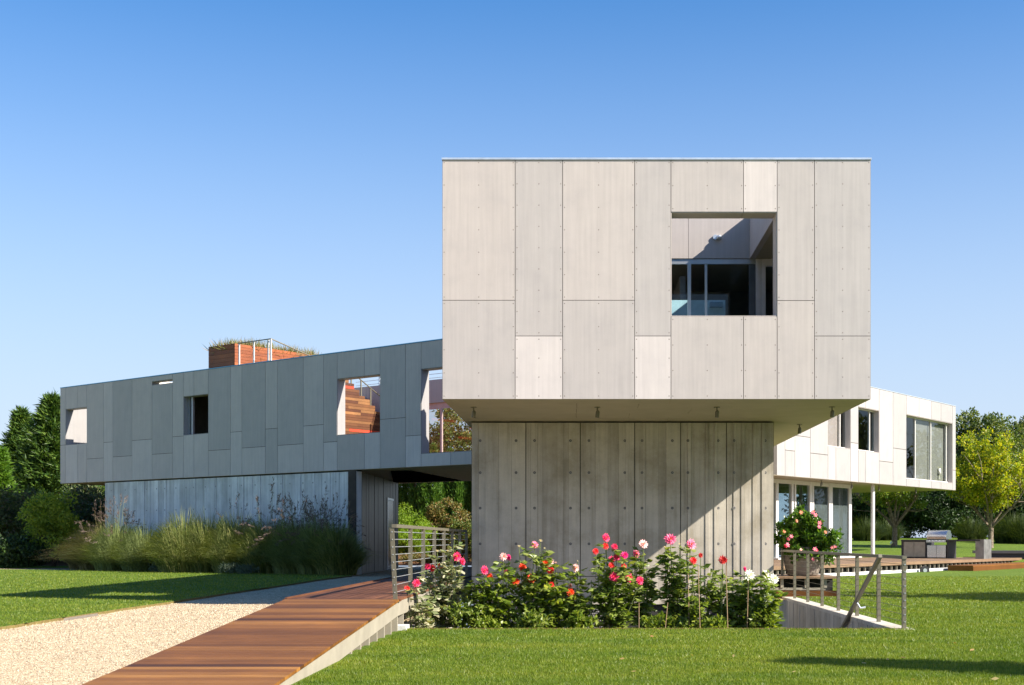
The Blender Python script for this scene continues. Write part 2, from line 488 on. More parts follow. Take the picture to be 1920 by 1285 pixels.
class Frame:
    def __init__(s, o, u, d):
        s.o = np.array([o[0], o[1], 0.0]); s.u = np.array([u[0], u[1], 0.0]); s.d = np.array([d[0], d[1], 0.0])
    def p(s, u, d, z):
        return s.o + s.u * u + s.d * d + np.array([0, 0, z])
    def pix(s, px, py, d=0.0):
        ox, oy = s.o[0] + s.d[0] * d, s.o[1] + s.d[1] * d
        r = (px - CXP) / FPX
        t = (r * oy - ox) / (s.u[0] - r * s.u[1])
        Y = oy + s.u[1] * t
        return t, EYE + (CYP - py) / FPX * Y

WORLD = Frame((0, 0), (1, 0), (0, 1))

def at(px, py, Y):
    return ((px - CXP) / FPX * Y, Y, EYE + (CYP - py) / FPX * Y)

def on_z(px, py, z):
    Y = (EYE - z) * FPX / (py - CYP)
    return ((px - CXP) / FPX * Y, Y, z)

class MB:
    def __init__(s):
        s.v = []; s.q = []; s.t = []; s.qt = []; s.tt = []; s.qm = []; s.tm = []; s.n = 0
    def verts(s, vs):
        i = s.n
        s.v.extend([tuple(map(float, x)) for x in vs]); s.n += len(vs)
        return i
    def quad(s, a, b, c, d, tone=0.5, m=0):
        i = s.verts([a, b, c, d]); s.q.append((i, i + 1, i + 2, i + 3)); s.qt.append(tone); s.qm.append(m)
    def tri(s, a, b, c, tone=0.5, m=0):
        i = s.verts([a, b, c]); s.t.append((i, i + 1, i + 2)); s.tt.append(tone); s.tm.append(m)
    def hexa(s, P, tone=0.5, m=0):
        i = s.verts(P)
        for f in ((0, 3, 2, 1), (4, 5, 6, 7), (0, 1, 5, 4), (1, 2, 6, 5), (2, 3, 7, 6), (3, 0, 4, 7)):
            s.q.append(tuple(i + k for k in f)); s.qt.append(tone); s.qm.append(m)
    def box(s, fr, u0, u1, d0, d1, z0, z1, tone=0.5, m=0):
        s.hexa([fr.p(u0, d0, z0), fr.p(u1, d0, z0), fr.p(u1, d1, z0), fr.p(u0, d1, z0),
                fr.p(u0, d0, z1), fr.p(u1, d0, z1), fr.p(u1, d1, z1), fr.p(u0, d1, z1)], tone, m)
    def prism(s, poly, z0, z1, tone=0.5, m=0):
        n = len(poly)
        i = s.verts([(p[0], p[1], z0) for p in poly] + [(p[0], p[1], z1) for p in poly])
        for k in range(n):
            j = (k + 1) % n
            s.q.append((i + k, i + j, i + n + j, i + n + k)); s.qt.append(tone); s.qm.append(m)
        for k in range(1, n - 1):
            s.t.append((i, i + k + 1, i + k)); s.tt.append(tone); s.tm.append(m)
            s.t.append((i + n, i + n + k, i + n + k + 1)); s.tt.append(tone); s.tm.append(m)
    def tube(s, pts, rad, n=6, tone=0.5, m=0, cap=True):
        pts = [np.array(p, float) for p in pts]
        if np.isscalar(rad):
            rad = [rad] * len(pts)
        rings = []
        prev = None
        for k, p in enumerate(pts):
            a = pts[min(k + 1, len(pts) - 1)] - pts[max(k - 1, 0)]
            a = a / (np.linalg.norm(a) + 1e-9)
            if prev is None:
                ref = np.array([0, 0, 1.0]) if abs(a[2]) < 0.9 else np.array([1.0, 0, 0])
                x = np.cross(a, ref)
            else:
                x = prev - a * np.dot(prev, a)
            x /= np.linalg.norm(x) + 1e-9
            prev = x
            y = np.cross(a, x)
            rings.append(s.verts([p + rad[k] * (x * math.cos(2 * math.pi * j / n) + y * math.sin(2 * math.pi * j / n)) for j in range(n)]))
        for k in range(len(rings) - 1):
            for j in range(n):
                j2 = (j + 1) % n
                s.q.append((rings[k] + j, rings[k] + j2, rings[k + 1] + j2, rings[k + 1] + j)); s.qt.append(tone); s.qm.append(m)
        if cap:
            for r in (rings[0], rings[-1]):
                for j in range(1, n - 1):
                    s.t.append((r, r + j, r + j + 1)); s.tt.append(tone); s.tm.append(m)
    def lathe(s, c, prof, n=20, tone=0.5, m=0):
        rings = [s.verts([(c[0] + r * math.cos(2 * math.pi * j / n), c[1] + r * math.sin(2 * math.pi * j / n), c[2] + z) for j in range(n)]) for r, z in prof]
        for k in range(len(rings) - 1):
            for j in range(n):
                j2 = (j + 1) % n
                s.q.append((rings[k] + j, rings[k] + j2, rings[k + 1] + j2, rings[k + 1] + j)); s.qt.append(tone); s.qm.append(m)
    def build(s, name, mats, parent=None, smooth=False, base=None):
        if not isinstance(mats, (list, tuple)):
            mats = [mats]
        F = []
        if s.q: F.append(np.array(s.q))
        if s.t: F.append(np.array(s.t))
        return np_obj(name, s.v, F, None, parent, (s.qt if s.q else []) + (s.tt if s.t else []),
                      (s.qm if s.q else []) + (s.tm if s.t else []), mats, smooth, base)

def wall_holes(mb, fr, u0, u1, z0, z1, d0, d1, holes, tone=0.5):
    us = sorted({u0, u1, *[h[0] for h in holes], *[h[1] for h in holes]})
    us = [u for u in us if u0 <= u <= u1]
    for a, b in zip(us[:-1], us[1:]):
        hs = sorted([(h[2], h[3]) for h in holes if h[0] < (a + b) / 2 < h[1]])
        z = z0
        for h0, h1 in hs:
            if h0 > z:
                mb.box(fr, a, b, d0, d1, z, h0, tone)
            z = max(z, h1)
        if z < z1:
            mb.box(fr, a, b, d0, d1, z, z1, tone)

def smoothstep(x):
    x = np.clip(x, 0, 1)
    return x * x * (3 - 2 * x)

# ------------------------------------------------------------------ key levels
Z_DECK = 0.416
Z_SOF = 3.579
Z_TOP = 7.684
Z_FLOOR2 = 3.92
YF = 21.8          # front face of the projecting block
YC = 25.82         # board-formed concrete wall under it
FB = Frame((0, YF), (1, 0), (0, 1))
LW = Frame((-4.57, 41.4), (-0.8, 0.6), (0.6, 0.8))
RW = Frame((12.24, 54.3), (0.6, 0.8), (-0.8, 0.6))
WD = 8.6           # depth of the wings

def lawn_z(X, Y):
    X = np.asarray(X, float); Y = np.asarray(Y, float)
    z = 0.04 * smoothstep((Y - 18) / 23) * (X > -2)
    up = smoothstep((Y - 52.5) / 2.5) * (X > 8)
    z2 = 0.40 + 0.033 * np.clip(Y - 55, 0, 28)
    return z * (1 - up) + z2 * up

# ------------------------------------------------------------------ ground
def ground_sheet(name, x0, x1, y0, y1, step, mat, zf):
    nx = max(1, int(round((x1 - x0) / step))); ny = max(1, int(round((y1 - y0) / step)))
    xs = np.linspace(x0, x1, nx + 1); ys = np.linspace(y0, y1, ny + 1)
    X, Y = np.meshgrid(xs, ys)
    V = np.stack([X, Y, zf(X, Y)], -1).reshape(-1, 3)
    i = (np.arange(ny)[:, None] * (nx + 1) + np.arange(nx)[None, :]).ravel()
    F = np.stack([i, i + 1, i + nx + 2, i + nx + 1], 1)
    return V, F

def join(parts):
    Vs, Fs, n = [], [], 0
    for V, F in parts:
        Vs.append(V); Fs.append(F + n); n += len(V)
    return np.concatenate(Vs), np.concatenate(Fs)

EDGE_Y = 17.0
V, F = join([ground_sheet('', -2.45, 60, -30, EDGE_Y, 1.0, None, lawn_z),
             ground_sheet('', 4.40, 60, EDGE_Y, 41, 1.0, None, lawn_z),
             ground_sheet('', 8.9, 60, 41, 110, 1.0, None, lawn_z)])
o = np_obj("lawn", V, F, M['turf']); o['kind'] = 'structure'
V, F = join([ground_sheet('', -60, -2.45, -30, 57.2, 3.0, None, lambda X, Y: X * 0 - 0.012),
             ground_sheet('', -2.45, 8.9, YC + 0.1, 57.2, 3.0, None, lambda X, Y: X * 0 - 0.03)])
o = np_obj("gravel_drive", V, F, M['gravel']); o['kind'] = 'structure'
V, F = ground_sheet('', -60, 8.9, 57.2, 110, 3.0, None, lambda X, Y: 0.02 + 0.02 * np.clip(Y - 57, 0, 30))
o = np_obj("mulch_ground", V, F, M['mulch']); o['kind'] = 'structure'
parts = []
for x0, x1, y0, y1 in ((-900, -60, -600, 900), (60, 900, -600, 900), (-60, 60, -600, -30), (-60, 60, 110, 900)):
    parts.append(ground_sheet('', x0, x1, y0, y1, 100, None, lambda X, Y: X * 0 + (0.9 if y0 == 110 else -0.02)))
V, F = join(parts)
o = np_obj("terrain", V, F, M['turf']); o['kind'] = 'structure'

# left lawn: raised sheet with a cut edge along the drive
border_px = [(-420, 1258), (0, 1180.5), (65, 1170), (130, 1160), (230, 1144.5), (323, 1131), (430, 1114), (520, 1101), (600, 1088.5), (660, 1081)]
LZ = 0.03
bord = [on_z(px, py, 0.0)[:2] for px, py in border_px]
bord[0] = (bord[1][0] - 6, bord[1][1] - 6.2)
bb = []
for (a, b) in zip(bord[:-1], bord[1:]):
    for k in range(12):
        f = k / 12
        bb.append((a[0] + (b[0] - a[0]) * f + rng.normal(0, 0.012), a[1] + (b[1] - a[1]) * f + rng.normal(0, 0.012)))
bb.append(bord[-1])
far_line = [on_z(660, 1079, LZ)[:2], on_z(400, 1074, LZ)[:2], on_z(250, 1070, LZ)[:2], on_z(0, 1067.5, LZ)[:2], (-45, 44.0), (-60, 30)]
poly = bb + far_line + [(-60, bord[0][1])]
import bmesh
bm = bmesh.new()
vs = [bm.verts.new((x, y, LZ)) for x, y in poly]
f = bm.faces.new(vs)
bmesh.ops.triangulate(bm, faces=[f])
low = [bm.verts.new((x, y, -0.1)) for x, y in bb]
for i in range(len(bb) - 1):
    ff = bm.faces.new((low[i], low[i + 1], vs[i + 1], vs[i])); ff.material_index = 1
bmesh.ops.recalc_face_normals(bm, faces=bm.faces)
me = bpy.data.meshes.new("left_lawn"); bm.to_mesh(me); bm.free()
me.materials.append(M['turf']); me.materials.append(M['verge_soil']); me.shade_flat()
o = link(bpy.data.objects.new("lawn_verge", me)); o['kind'] = 'structure'
def far_grass():
    pts = [on_z(-60, 1064.5, 0.03)[:2], on_z(260, 1064.8, 0.03)[:2], (-13, 57.0), (-60, 57.0)]
    mb = MB(); i = mb.verts([(p[0], p[1], 0.03) for p in pts]); mb.q.append((i, i + 1, i + 2, i + 3)); mb.qt.append(.5); mb.qm.append(0)
    o = mb.build("grass_strip", M['turf']); o['kind'] = 'structure'
far_grass()
POLY = np.array(poly)
def inside(P, poly):
    x, y = P[:, 0], P[:, 1]
    c = np.zeros(len(P), bool)
    n = len(poly); j = n - 1
    for i in range(n):
        xi, yi = poly[i]; xj, yj = poly[j]
        k = ((yi > y) != (yj > y)) & (x < (xj - xi) * (y - yi) / (yj - yi + 1e-12) + xi)
        c ^= k; j = i
    return c

# lawn blades, denser near the camera
def blades(P, Y, name, zf):
    n = len(P)
    s = np.clip(Y / 13.0, 0.8, 2.6)
    h = (0.014 + 0.017 * rng.random(n)) * (0.75 + 0.25 * s)
    w = 0.0042 * s * (0.7 + 0.6 * rng.random(n))
    a = rng.random(n) * 2 * np.pi
    lean = np.abs(rng.normal(0, 0.55, n))
    b = rng.random(n) * 2 * np.pi
    z = zf(P[:, 0], P[:, 1])
    p0 = np.stack([P[:, 0] - w * np.cos(a), P[:, 1] - w * np.sin(a), z - 0.004], 1)
    p1 = np.stack([P[:, 0] + w * np.cos(a), P[:, 1] + w * np.sin(a), z - 0.004], 1)
    p2 = np.stack([P[:, 0] + h * lean * np.cos(b), P[:, 1] + h * lean * np.sin(b), z + h], 1)
    V = np.stack([p0, p1, p2], 1).reshape(-1, 3)
    o = np_obj(name, V, np.arange(3 * n).reshape(-1, 3), M['blade'])
    o['kind'] = 'stuff'
    return o
def sample_lawn(n, y0, y1, xl, xr):
    # density falls off with distance (about constant per unit of view)
    u = rng.random(n)
    Y = 1 / (1 / y0 + (1 / y1 - 1 / y0) * u)
    X = (xl + (xr - xl) * rng.random(n)) * Y
    return np.stack([X, Y], 1), Y
P, Y = sample_lawn(560000, 9.6, 40.0, -0.30, 0.42)
k = ((Y < EDGE_Y + 0.03) & (P[:, 0] > -2.35)) | ((P[:, 0] > 4.42) & (Y > EDGE_Y - .1))
k &= ~((P[:, 0] < 5.45) & (Y > 26.2))
k &= (P[:, 0] - 8.74) * 0.8 - (Y - 41.3) * 0.6 > 0.35
blades(P[k], Y[k], "grass", lawn_z)
P, Y = sample_lawn(200000, 12.0, 50.0, -0.62, -0.15)
k = inside(P, POLY)
blades(P[k], Y[k], "grass", lambda X, Y: X * 0 + LZ)

def pebbles(n):
    u = rng.random(n)
    Y = 1 / (1 / 9.5 + (1 / 24.0 - 1 / 9.5) * u)
    X = (-0.62 + 0.47 * rng.random(n)) * Y
    P = np.stack([X, Y], 1)
    k = ~inside(P, POLY)
    k &= (X < -3.93)
    P = P[k]; n = len(P)
    r = rng.uniform(.003, .0075, n) * np.clip(P[:, 1] / 13, .8, 1.6)
    az = rng.random(n) * 2 * np.pi
    c = np.stack([P[:, 0], P[:, 1], np.full(n, -.010)], 1)
    e1 = np.stack([np.cos(az), np.sin(az), 0 * az], 1) * r[:, None]
    e2 = np.stack([-np.sin(az), np.cos(az), 0 * az], 1) * (r * rng.uniform(.55, .95, n))[:, None]
    up_ = np.stack([0 * az, 0 * az, r * rng.uniform(.6, 1.1, n)], 1)
    V = np.stack([c + e1, c + e2, c - e1, c - e2, c + up_ + e1 * .45 + e2 * .2, c + up_ * .95 - e1 * .45 + e2 * .25, c + up_ * .9 - e2 * .45], 1).reshape(-1, 3)
    b = np.arange(n)[:, None] * 7
    T = np.concatenate([b + np.array([t]) for t in ((4, 5, 6), (0, 1, 4), (1, 5, 4), (1, 2, 5), (2, 6, 5), (2, 3, 6), (3, 0, 6), (0, 4, 6))])
    o = np_obj("gravel_stones", V, T, M['pebble']); o['kind'] = 'stuff'
pebbles(150000)
def fallen_leaves(n):
    Y = 1 / (1 / 10.5 + (1 / 34.0 - 1 / 10.5) * rng.random(n))
    X = (-.1 + .48 * rng.random(n)) * Y
    k = ((Y < EDGE_Y - .2) & (X > -2.2)) | ((X > 5.6) & (Y > EDGE_Y))
    X, Y = X[k], Y[k]; n = len(X)
    P = np.stack([X, Y, lawn_z(X, Y) + .03], 1)
    D = rng.normal(size=(n, 3)); D[:, 2] *= .25
    S = rng.normal(size=(n, 3)) * .3 + np.array([0, 0, 1.0])
    D /= np.linalg.norm(D, axis=1, keepdims=True)
    s_ = np.cross(D, S); s_ /= np.linalg.norm(s_, axis=1, keepdims=True)
    L = rng.uniform(.04, .075, n)[:, None]
    V = np.stack([P, P + D * L * .5 + s_ * L * .3, P + D * L, P + D * L * .5 - s_ * L * .3], 1).reshape(-1, 3)
    o = np_obj("fallen_leaves", V, np.arange(4 * n).reshape(-1, 4), M['dry_leaf']); o['kind'] = 'stuff'
fallen_leaves(30)

# ------------------------------------------------------------------ stairwell and flower bed
mb = MB()
mb.box(WORLD, -2.35, 3.05, EDGE_Y + 0.03, 19.4, -0.8, -0.16)
o = mb.build("flower_bed_soil", M['soil']); o['kind'] = 'structure'
mb = MB()
mb.box(WORLD, -2.45, 4.18, 16.9, YC + 0.4, -2.7, -2.6)
mb.box(WORLD, -2.62, -2.45, 17.5, YC, -2.6, -0.06)
mb.box(WORLD, -2.45, 4.18, 16.8, EDGE_Y - 0.01, -2.6, -0.05)
mb.box(WORLD, -2.35, 3.0, 19.4, 19.55, -2.6, -0.2)
o = mb.build("light_well", M['concrete']); o['kind'] = 'structure'
mb = MB()
mb.box(WORLD, -2.5, 4.25, EDGE_Y, EDGE_Y + 0.02, -0.3, 0.012)
o = mb.build("lawn_edging", M['edging'])
tag(o, "thin rusty steel edging strip between front lawn and flower bed", "edging")

# retaining wall with board marks
mb = MB()
yy = 17.0
while yy < 27.6:
    w = rng.uniform(0.12, 0.3)
    y2 = min(27.6, yy + w)
    off = rng.choice([0, 0.004, 0.009])
    mb.box(WORLD, 4.15 - off, 4.38, yy + 0.001, y2 - 0.001, -2.6, -0.052, rng.uniform(0.2, 0.8))
    yy = y2
mb.box(WORLD, 4.135, 4.395, 16.9, 27.6, -0.05, 0.005, 0.95)
o = mb.build("retaining_wall", M['concrete'])
tag(o, "low grey concrete retaining wall beside the sunken stair, under the right cable railing", "retaining wall")
mb = MB()
for k in range(12):
    mb.box(WORLD, 3.08, 4.12, 17.1 + 0.36 * k, 17.1 + 0.36 * (k + 1) + 0.03, -2.55, -0.16 - 0.16 * k, 0.4)
o = mb.build("concrete_stair", M['concrete'])
tag(o, "sunken concrete stair going down between flower bed and retaining wall", "stair")

# ------------------------------------------------------------------ HOUSE
house = thing("house", "two storey Y-shaped house of grey fibre cement panels on board-formed concrete", "house", (0, 30, 0))

def panels(fr, plist, gap, name, parent, screws=False, depth=0.012):
    mb = MB()
    for (u0, u1, z0, z1, tone) in plist:
        a, b = min(u0, u1), max(u0, u1)
        mb.box(fr, a + gap / 2, b - gap / 2, -depth, 0.0005, z0 + gap / 2, z1 - gap / 2, tone, 0)
        if screws:
            us = [a + 0.032, b - 0.032]
            if b - a > 0.75:
                us.insert(1, (a + b) / 2)
            nz = max(2, int(round((z1 - z0 - 0.1) / 0.38)) + 1)
            for u in us:
                for z in np.linspace(z0 + 0.055, z1 - 0.055, nz):
                    c = fr.p(u, -depth - 0.004, z)
                    r = 0.0115
                    i = mb.verts([c] + [fr.p(u + r * math.cos(q), -depth + 0.0002, z + r * math.sin(q)) for q in np.linspace(0, 2 * math.pi, 7)[:-1]])
                    for q in range(6):
                        mb.t.append((i, i + 1 + q, i + 1 + (q + 1) % 6)); mb.tt.append(0.95); mb.tm.append(1)
    return mb.build(name, [M['panel'], M['screw']], parent)
M['screw'] = simple("screw_head", (0.22, 0.19, 0.17), 0.8, 0.0, 0.1)

def fx(px, Y=YF): return (px - CXP) / FPX * Y
def fz(py, Y=YF): return EYE + (CYP - py) / FPX * Y

# ---- projecting block, front
XL, XR = fx(829.5), fx(1632.5)
cols = [829.5, 966, 1055, 1190, 1258, 1394, 1457, 1527, 1632.5]
pl = []
def col(i, breaks, tones):
    for (a, b), t in zip(zip(breaks[:-1], breaks[1:]), tones):
        if t is None: continue
        pl.append((fx(cols[i]), fx(cols[i + 1]), fz(b), fz(a), min(t, .8)))
yt, yb = 299.5, 749.0
col(0, [yt, 563.5, yb], [0.52, 0.36])
col(1, [yt, 630.5, yb], [0.34, 0.95])
col(2, [yt, 563.5, yb], [0.53, 0.38])
col(3, [yt, 630.5, yb], [0.33, 0.90])
col(4, [yt, 398, 593.5, yb], [0.42, None, 0.42])
col(5, [yt, 398, 593.5, yb], [0.78, None, 0.48])
col(6, [yt, 564, yb], [0.36, 0.46])
col(7, [yt, 630.5, yb], [0.28, 0.33])
panels(FB, pl, 0.010, "cladding", house, True)
W0, W1, WZ0, WZ1 = fx(1258), fx(1457), fz(593.5), fz(398)
CT_Y1, CT_X1, CT_Z = 25.35, 3.31, WZ1 - 0.012
mb = MB()
wall_holes(mb, FB, XL, XR, Z_SOF + 0.012, Z_TOP - 0.03, 0.001, 0.38, [(W0, W1, WZ0, WZ1)])
mb.build("backing_wall", M['joint'], house)
# reveal lining of the opening
mb = MB()
tk = 0.012
xm = fx(1394)
mb.box(FB, W0 + tk, xm - 0.004, -0.0, 0.39, WZ1 - tk, WZ1 - 0.0005, 0.4)
mb.box(FB, xm + 0.004, W1 - tk, -0.0, 0.39, WZ1 - tk, WZ1 - 0.0005, 0.5)
mb.box(FB, W0 + 0.0005, W0 + tk, -0.0, 0.39, WZ0, WZ1 - 0.0005, 0.45)
mb.box(FB, W1 - tk, W1 - 0.0005, -0.0, 0.39, WZ0, WZ1 - 0.0005, 0.45)
mb.box(FB, W0 + tk, W1 - tk, 0.0, 0.39, WZ0 + 0.0005, WZ0 + tk, 0.5)
mb.build("window_reveal", M['panel'], house)
# side walls of the block; rear left opening added to light the room
mb = MB()
SIDE = Frame((XL, YF), (0, 1), (1, 0))
wall_holes(mb, SIDE, 0.385, 19.0, Z_SOF + 0.012, Z_TOP - 0.03, 0.0, 0.24, [(0.6, 2.75, WZ0, 6.35), (5.2, 8.4, 4.4, 6.4)], 0.4)
SIDR = Frame((XR, YF), (0, 1), (-1, 0))
wall_holes(mb, SIDR, 0.385, 24.0, Z_SOF + 0.012, Z_TOP - 0.03, 0.0, 0.24, [], 0.4)
mb.build("side_wall", M['panel'], house)
# top cap
mb = MB()
mb.box(FB, XL - 0.01, XR + 0.012, -0.03, 0.38, Z_TOP - 0.028, Z_TOP + 0.004)
mb.box(FB, XL - 0.01, XL + 0.25, 0.382, 17.8, Z_TOP - 0.028, Z_TOP + 0.004)
mb.box(FB, XR - 0.25, XR + 0.012, 0.382, 22, Z_TOP - 0.028, Z_TOP + 0.004)
mb.build("parapet_cap", M['cap'], house)
# soffit boards with open joints
mb = MB()
bands = [YF, 22.45, 23.35, 24.25, 25.15, 26.3, 28.0, 30.0, 33.0, 37.0, 42.0]
jx = {0: [1.5], 1: [-0.1, 1.0], 2: [-.11, 2.0], 3: [-.12, 0.9], 4: [1.7], 5: [0], 6: [1.], 7: [0.5], 8: [1.], 9: [0.]}
for k, (a, b) in enumerate(zip(bands[:-1], bands[1:])):
    xs = [XL, *jx[k], XR]
    for x0, x1 in zip(xs[:-1], xs[1:]):
        mb.box(WORLD, x0 + (0.003 if x0 != XL else 0), x1 - (0.003 if x1 != XR else 0), a + 0.003, b - 0.003, Z_SOF, Z_SOF + 0.011, 0.5)
mb.build("soffit", M['soffit'], house)
mb = MB()
mb.box(WORLD, XL + 0.245, XR - 0.245, YF + 0.385, 42.0, Z_SOF + 0.012, Z_FLOOR2)
mb.build("floor_slab", M['dark_gap'], house)
# roof around the open court, with an unseen gap added to light the room
mb = MB()
mb.box(WORLD, XL + 0.245, XR - 0.245, 30.2, 40.5, 7.2, 7.45)
mb.box(WORLD, -1.59, 3.89, 27.6, 30.19, 7.2, 7.45)
mb.box(WORLD, 3.9, XR - 0.245, CT_Y1 + 0.22, 30.19, 7.2, 7.45)
mb.box(WORLD, XL + 0.245, -1.6, CT_Y1 + 0.22, 30.19, 7.2, 7.45)
mb.box(WORLD, CT_X1 + 0.12, XR - 0.245, YF + 0.385, CT_Y1 + 0.215, CT_Z, 7.45)
mb.build("roof", M['soffit'], house)
# court upper walls
mb = MB()
xj = (1291 - CXP) / FPX * CT_Y1
for a, b, t in ((XL + 0.25, xj - 0.004, 0.45), (xj + 0.004, CT_X1 - 0.001, 0.40)):
    mb.box(WORLD, a, b, CT_Y1, CT_Y1 + 0.015, CT_Z + 0.004, Z_TOP - 0.05, t)
mb.box(WORLD, XL + 0.25, CT_X1 + .1, CT_Y1 + 0.016, CT_Y1 + 0.21, CT_Z + 0.004, Z_TOP - 0.05, 0.3)
mb.box(WORLD, CT_X1, CT_X1 + 0.115, YF + 0.395, CT_Y1 - 0.002, CT_Z - 0.006, Z_TOP - 0.05, 0.55)
mb.build("court_wall", M['panel'], house)
# glazing of the court
def gx(px): return (px - CXP) / FPX * CT_Y1
def window_unit(name, parent=house):
    o = link(bpy.data.objects.new(name, None)); o.parent = parent
    o.empty_display_size = 0.2
    BASE[o.name] = BASE[parent.name]
    return o
w = window_unit("sliding_window")
mb = MB()
y0 = CT_Y1 + 0.03
zt_ = CT_Z - 0.004
mb.box(WORLD, -2.1, gx(1417), y0, y0 + 0.07, zt_ - 0.095, zt_)
mb.box(WORLD, gx(1289.5), gx(1295.8), y0 - 0.01, y0 + 0.08, Z_FLOOR2, zt_ - 0.096)
mb.box(WORLD, gx(1322), gx(1326.5), y0 + 0.02, y0 + 0.06, Z_FLOOR2, zt_ - 0.096)
mb.box(WORLD, -2.1, gx(1417), y0, y0 + 0.07, Z_FLOOR2, Z_FLOOR2 + 0.09)
mb.build("frame", M['alu'], w)
mb = MB(); mb.box(WORLD, gx(1405), gx(1416.5), y0 + 0.005, y0 + 0.06, Z_FLOOR2 + .09, zt_ - 0.1)
mb.build("stile", M['alu_dark'], w)
mb = MB(); mb.box(WORLD, -2.1, gx(1405), y0 + 0.036, y0 + 0.042, Z_FLOOR2 + .09, zt_ - 0.1)
mb.build("pane", M['glass'], w)
w = window_unit("balcony_door")
mb = MB()
mb.box(WORLD, gx(1418), gx(1424), y0 - 0.02, y0 + 0.08, Z_FLOOR2, zt_)
mb.box(WORLD, gx(1424.2), gx(1428), y0, y0 + 0.08, Z_FLOOR2, zt_)
mb.box(WORLD, gx(1428.2), gx(1435.5), y0 - 0.03, y0 + 0.08, Z_FLOOR2, zt_)
mb.box(WORLD, gx(1435.7), 4.6, y0 - 0.03, y0 + 0.08, zt_ - 0.14, zt_)
mb.build("frame", M['white'], w)
mb = MB(); mb.box(WORLD, gx(1436), 4.55, y0 + 0.03, y0 + 0.036, Z_FLOOR2, zt_ - 0.15)
mb.build("pane", M['glass'], w)
# room behind
mb = MB()
mb.box(WORLD, XL + 0.25, XR - 0.25, 31.0, 31.1, Z_FLOOR2, 7.19, 0.5)
mb.box(WORLD, 2.15, 2.27, 28.2, 30.9, Z_FLOOR2, CT_Z + .24)
mb.box(WORLD, XL + 0.25, XL + 0.3, CT_Y1 + 0.25, 30.9, Z_FLOOR2, CT_Z + .24)
mb.build("room_wall", M['interior'], house)
mb = MB(); mb.box(WORLD, -1.0, gx(1360) * 26.5 / CT_Y1, 26.5, 26.6, Z_FLOOR2 + .002, 1.19 + (1012 - 563) / 2400 * 26.5)
mb.build("headboard", M['paleblue'])
tag(bpy.data.objects["headboard"], "pale blue panel standing behind the glass of the front balcony", "headboard")
mb = MB()
mb.box(WORLD, gx(1331) * 26.4 / CT_Y1, gx(1355) * 26.4 / CT_Y1, 26.36, 26.49, fz(576, 26.4), fz(567, 26.4))
o = mb.build("wall_shelf", simple("blue_grey", (0.25, 0.42, 0.55), 0.6))
tag(o, "small blue-grey box fixed to the pale blue panel behind balcony glass", "shelf")
# dome lamp on court wall
lx, lz = gx(1346), EYE + (CYP - 447) / FPX * CT_Y1
lamp = thing("dome_lamp", "small round floodlight on the panel wall above the balcony glass", "lamp", (lx, CT_Y1 - 0.1, lz))
mb = MB(); mb.tube([(lx - .05, CT_Y1 - 0.002, lz + .015), (lx - .05, CT_Y1 - 0.04, lz + .015)], 0.05, 12); mb.build("backplate", M['cap'], lamp)
mb = MB(); mb.tube([(lx + .0, CT_Y1 - 0.03, lz + .02), (lx + 0.02, CT_Y1 - 0.07, lz), (lx + 0.025, CT_Y1 - 0.10, lz - .02)], [0.03, 0.055, 0.045], 12); mb.build("lamp_head", M['cap'], lamp, True)

# ---- concrete base under the block
mb = MB()
CXL, CXR = fx(884, YC), fx(1451, YC)
zj = EYE - (1081 - CYP) / FPX * YC
jnt = [fx(p, YC) for p in (884, 986, 1088, 1190, 1276, 1362, 1451)]
raised = [fx(p, YC) for p in (1289.5, 1322.5, 1339, 1375, 1389.5, 1411, 1428)]
strips = []
for ja, jb in zip(jnt[:-1], jnt[1:]):
    cuts = [ja + 0.007]
    rs = [r for r in raised if ja < r < jb]
    if ja < fx(1270, YC):
        x = ja
        while True:
            x += rng.choice([0.10, 0.14, 0.22, 0.28]) * rng.uniform(0.9, 1.1)
            if x > jb - 0.09: break
            cuts.append(x)
    else:
        for r in rs:
            cuts += [r]
            cuts += [r + rng.uniform(0.06, 0.09)]
        cuts = [c for c in sorted(cuts) if c < jb - 0.03]
    cuts.append(jb - 0.007)
    cuts = sorted(set(cuts))
    last = 0
    for a, b in zip(cuts[:-1], cuts[1:]):
        if any(abs(a - r) < 1e-6 for r in rs):
            off = 0.018
        elif rs:
            off = 0.002 + 0.004 * rng.random()
        else:
            off = rng.choice([0.0, 0.004, 0.008, 0.012])
        strips.append((a, b, off))
strips2 = []
for a, b, off in strips:
    tone = rng.uniform(0.3, 0.75)
    a += 0.0012; b -= 0.0012
    mb.box(WORLD, a, b, YC - off, YC + 0.25, zj + 0.006, Z_SOF - 0.035, tone)
    mb.box(WORLD, a, b, YC - off, YC + 0.25, 0.0, zj - 0.006, tone)
mb.box(WORLD, CXL, CXR, YC + 0.02, YC + 0.3, -0.05, Z_SOF - 0.02, 0.1, 1)
mb.box(WORLD, CXL, CXL + 0.25, YC + 0.31, 40.0, -0.1, Z_SOF - 0.02, 0.4)
mb.box(WORLD, CXR - 0.25, CXR, YC + 0.31, 44.0, -0.1, Z_SOF - 0.02, 0.4)
mb.box(WORLD, CXL - .02, CXR + .02, YC - 0.1, YC + 0.2, -0.11, -0.001, 0.7)
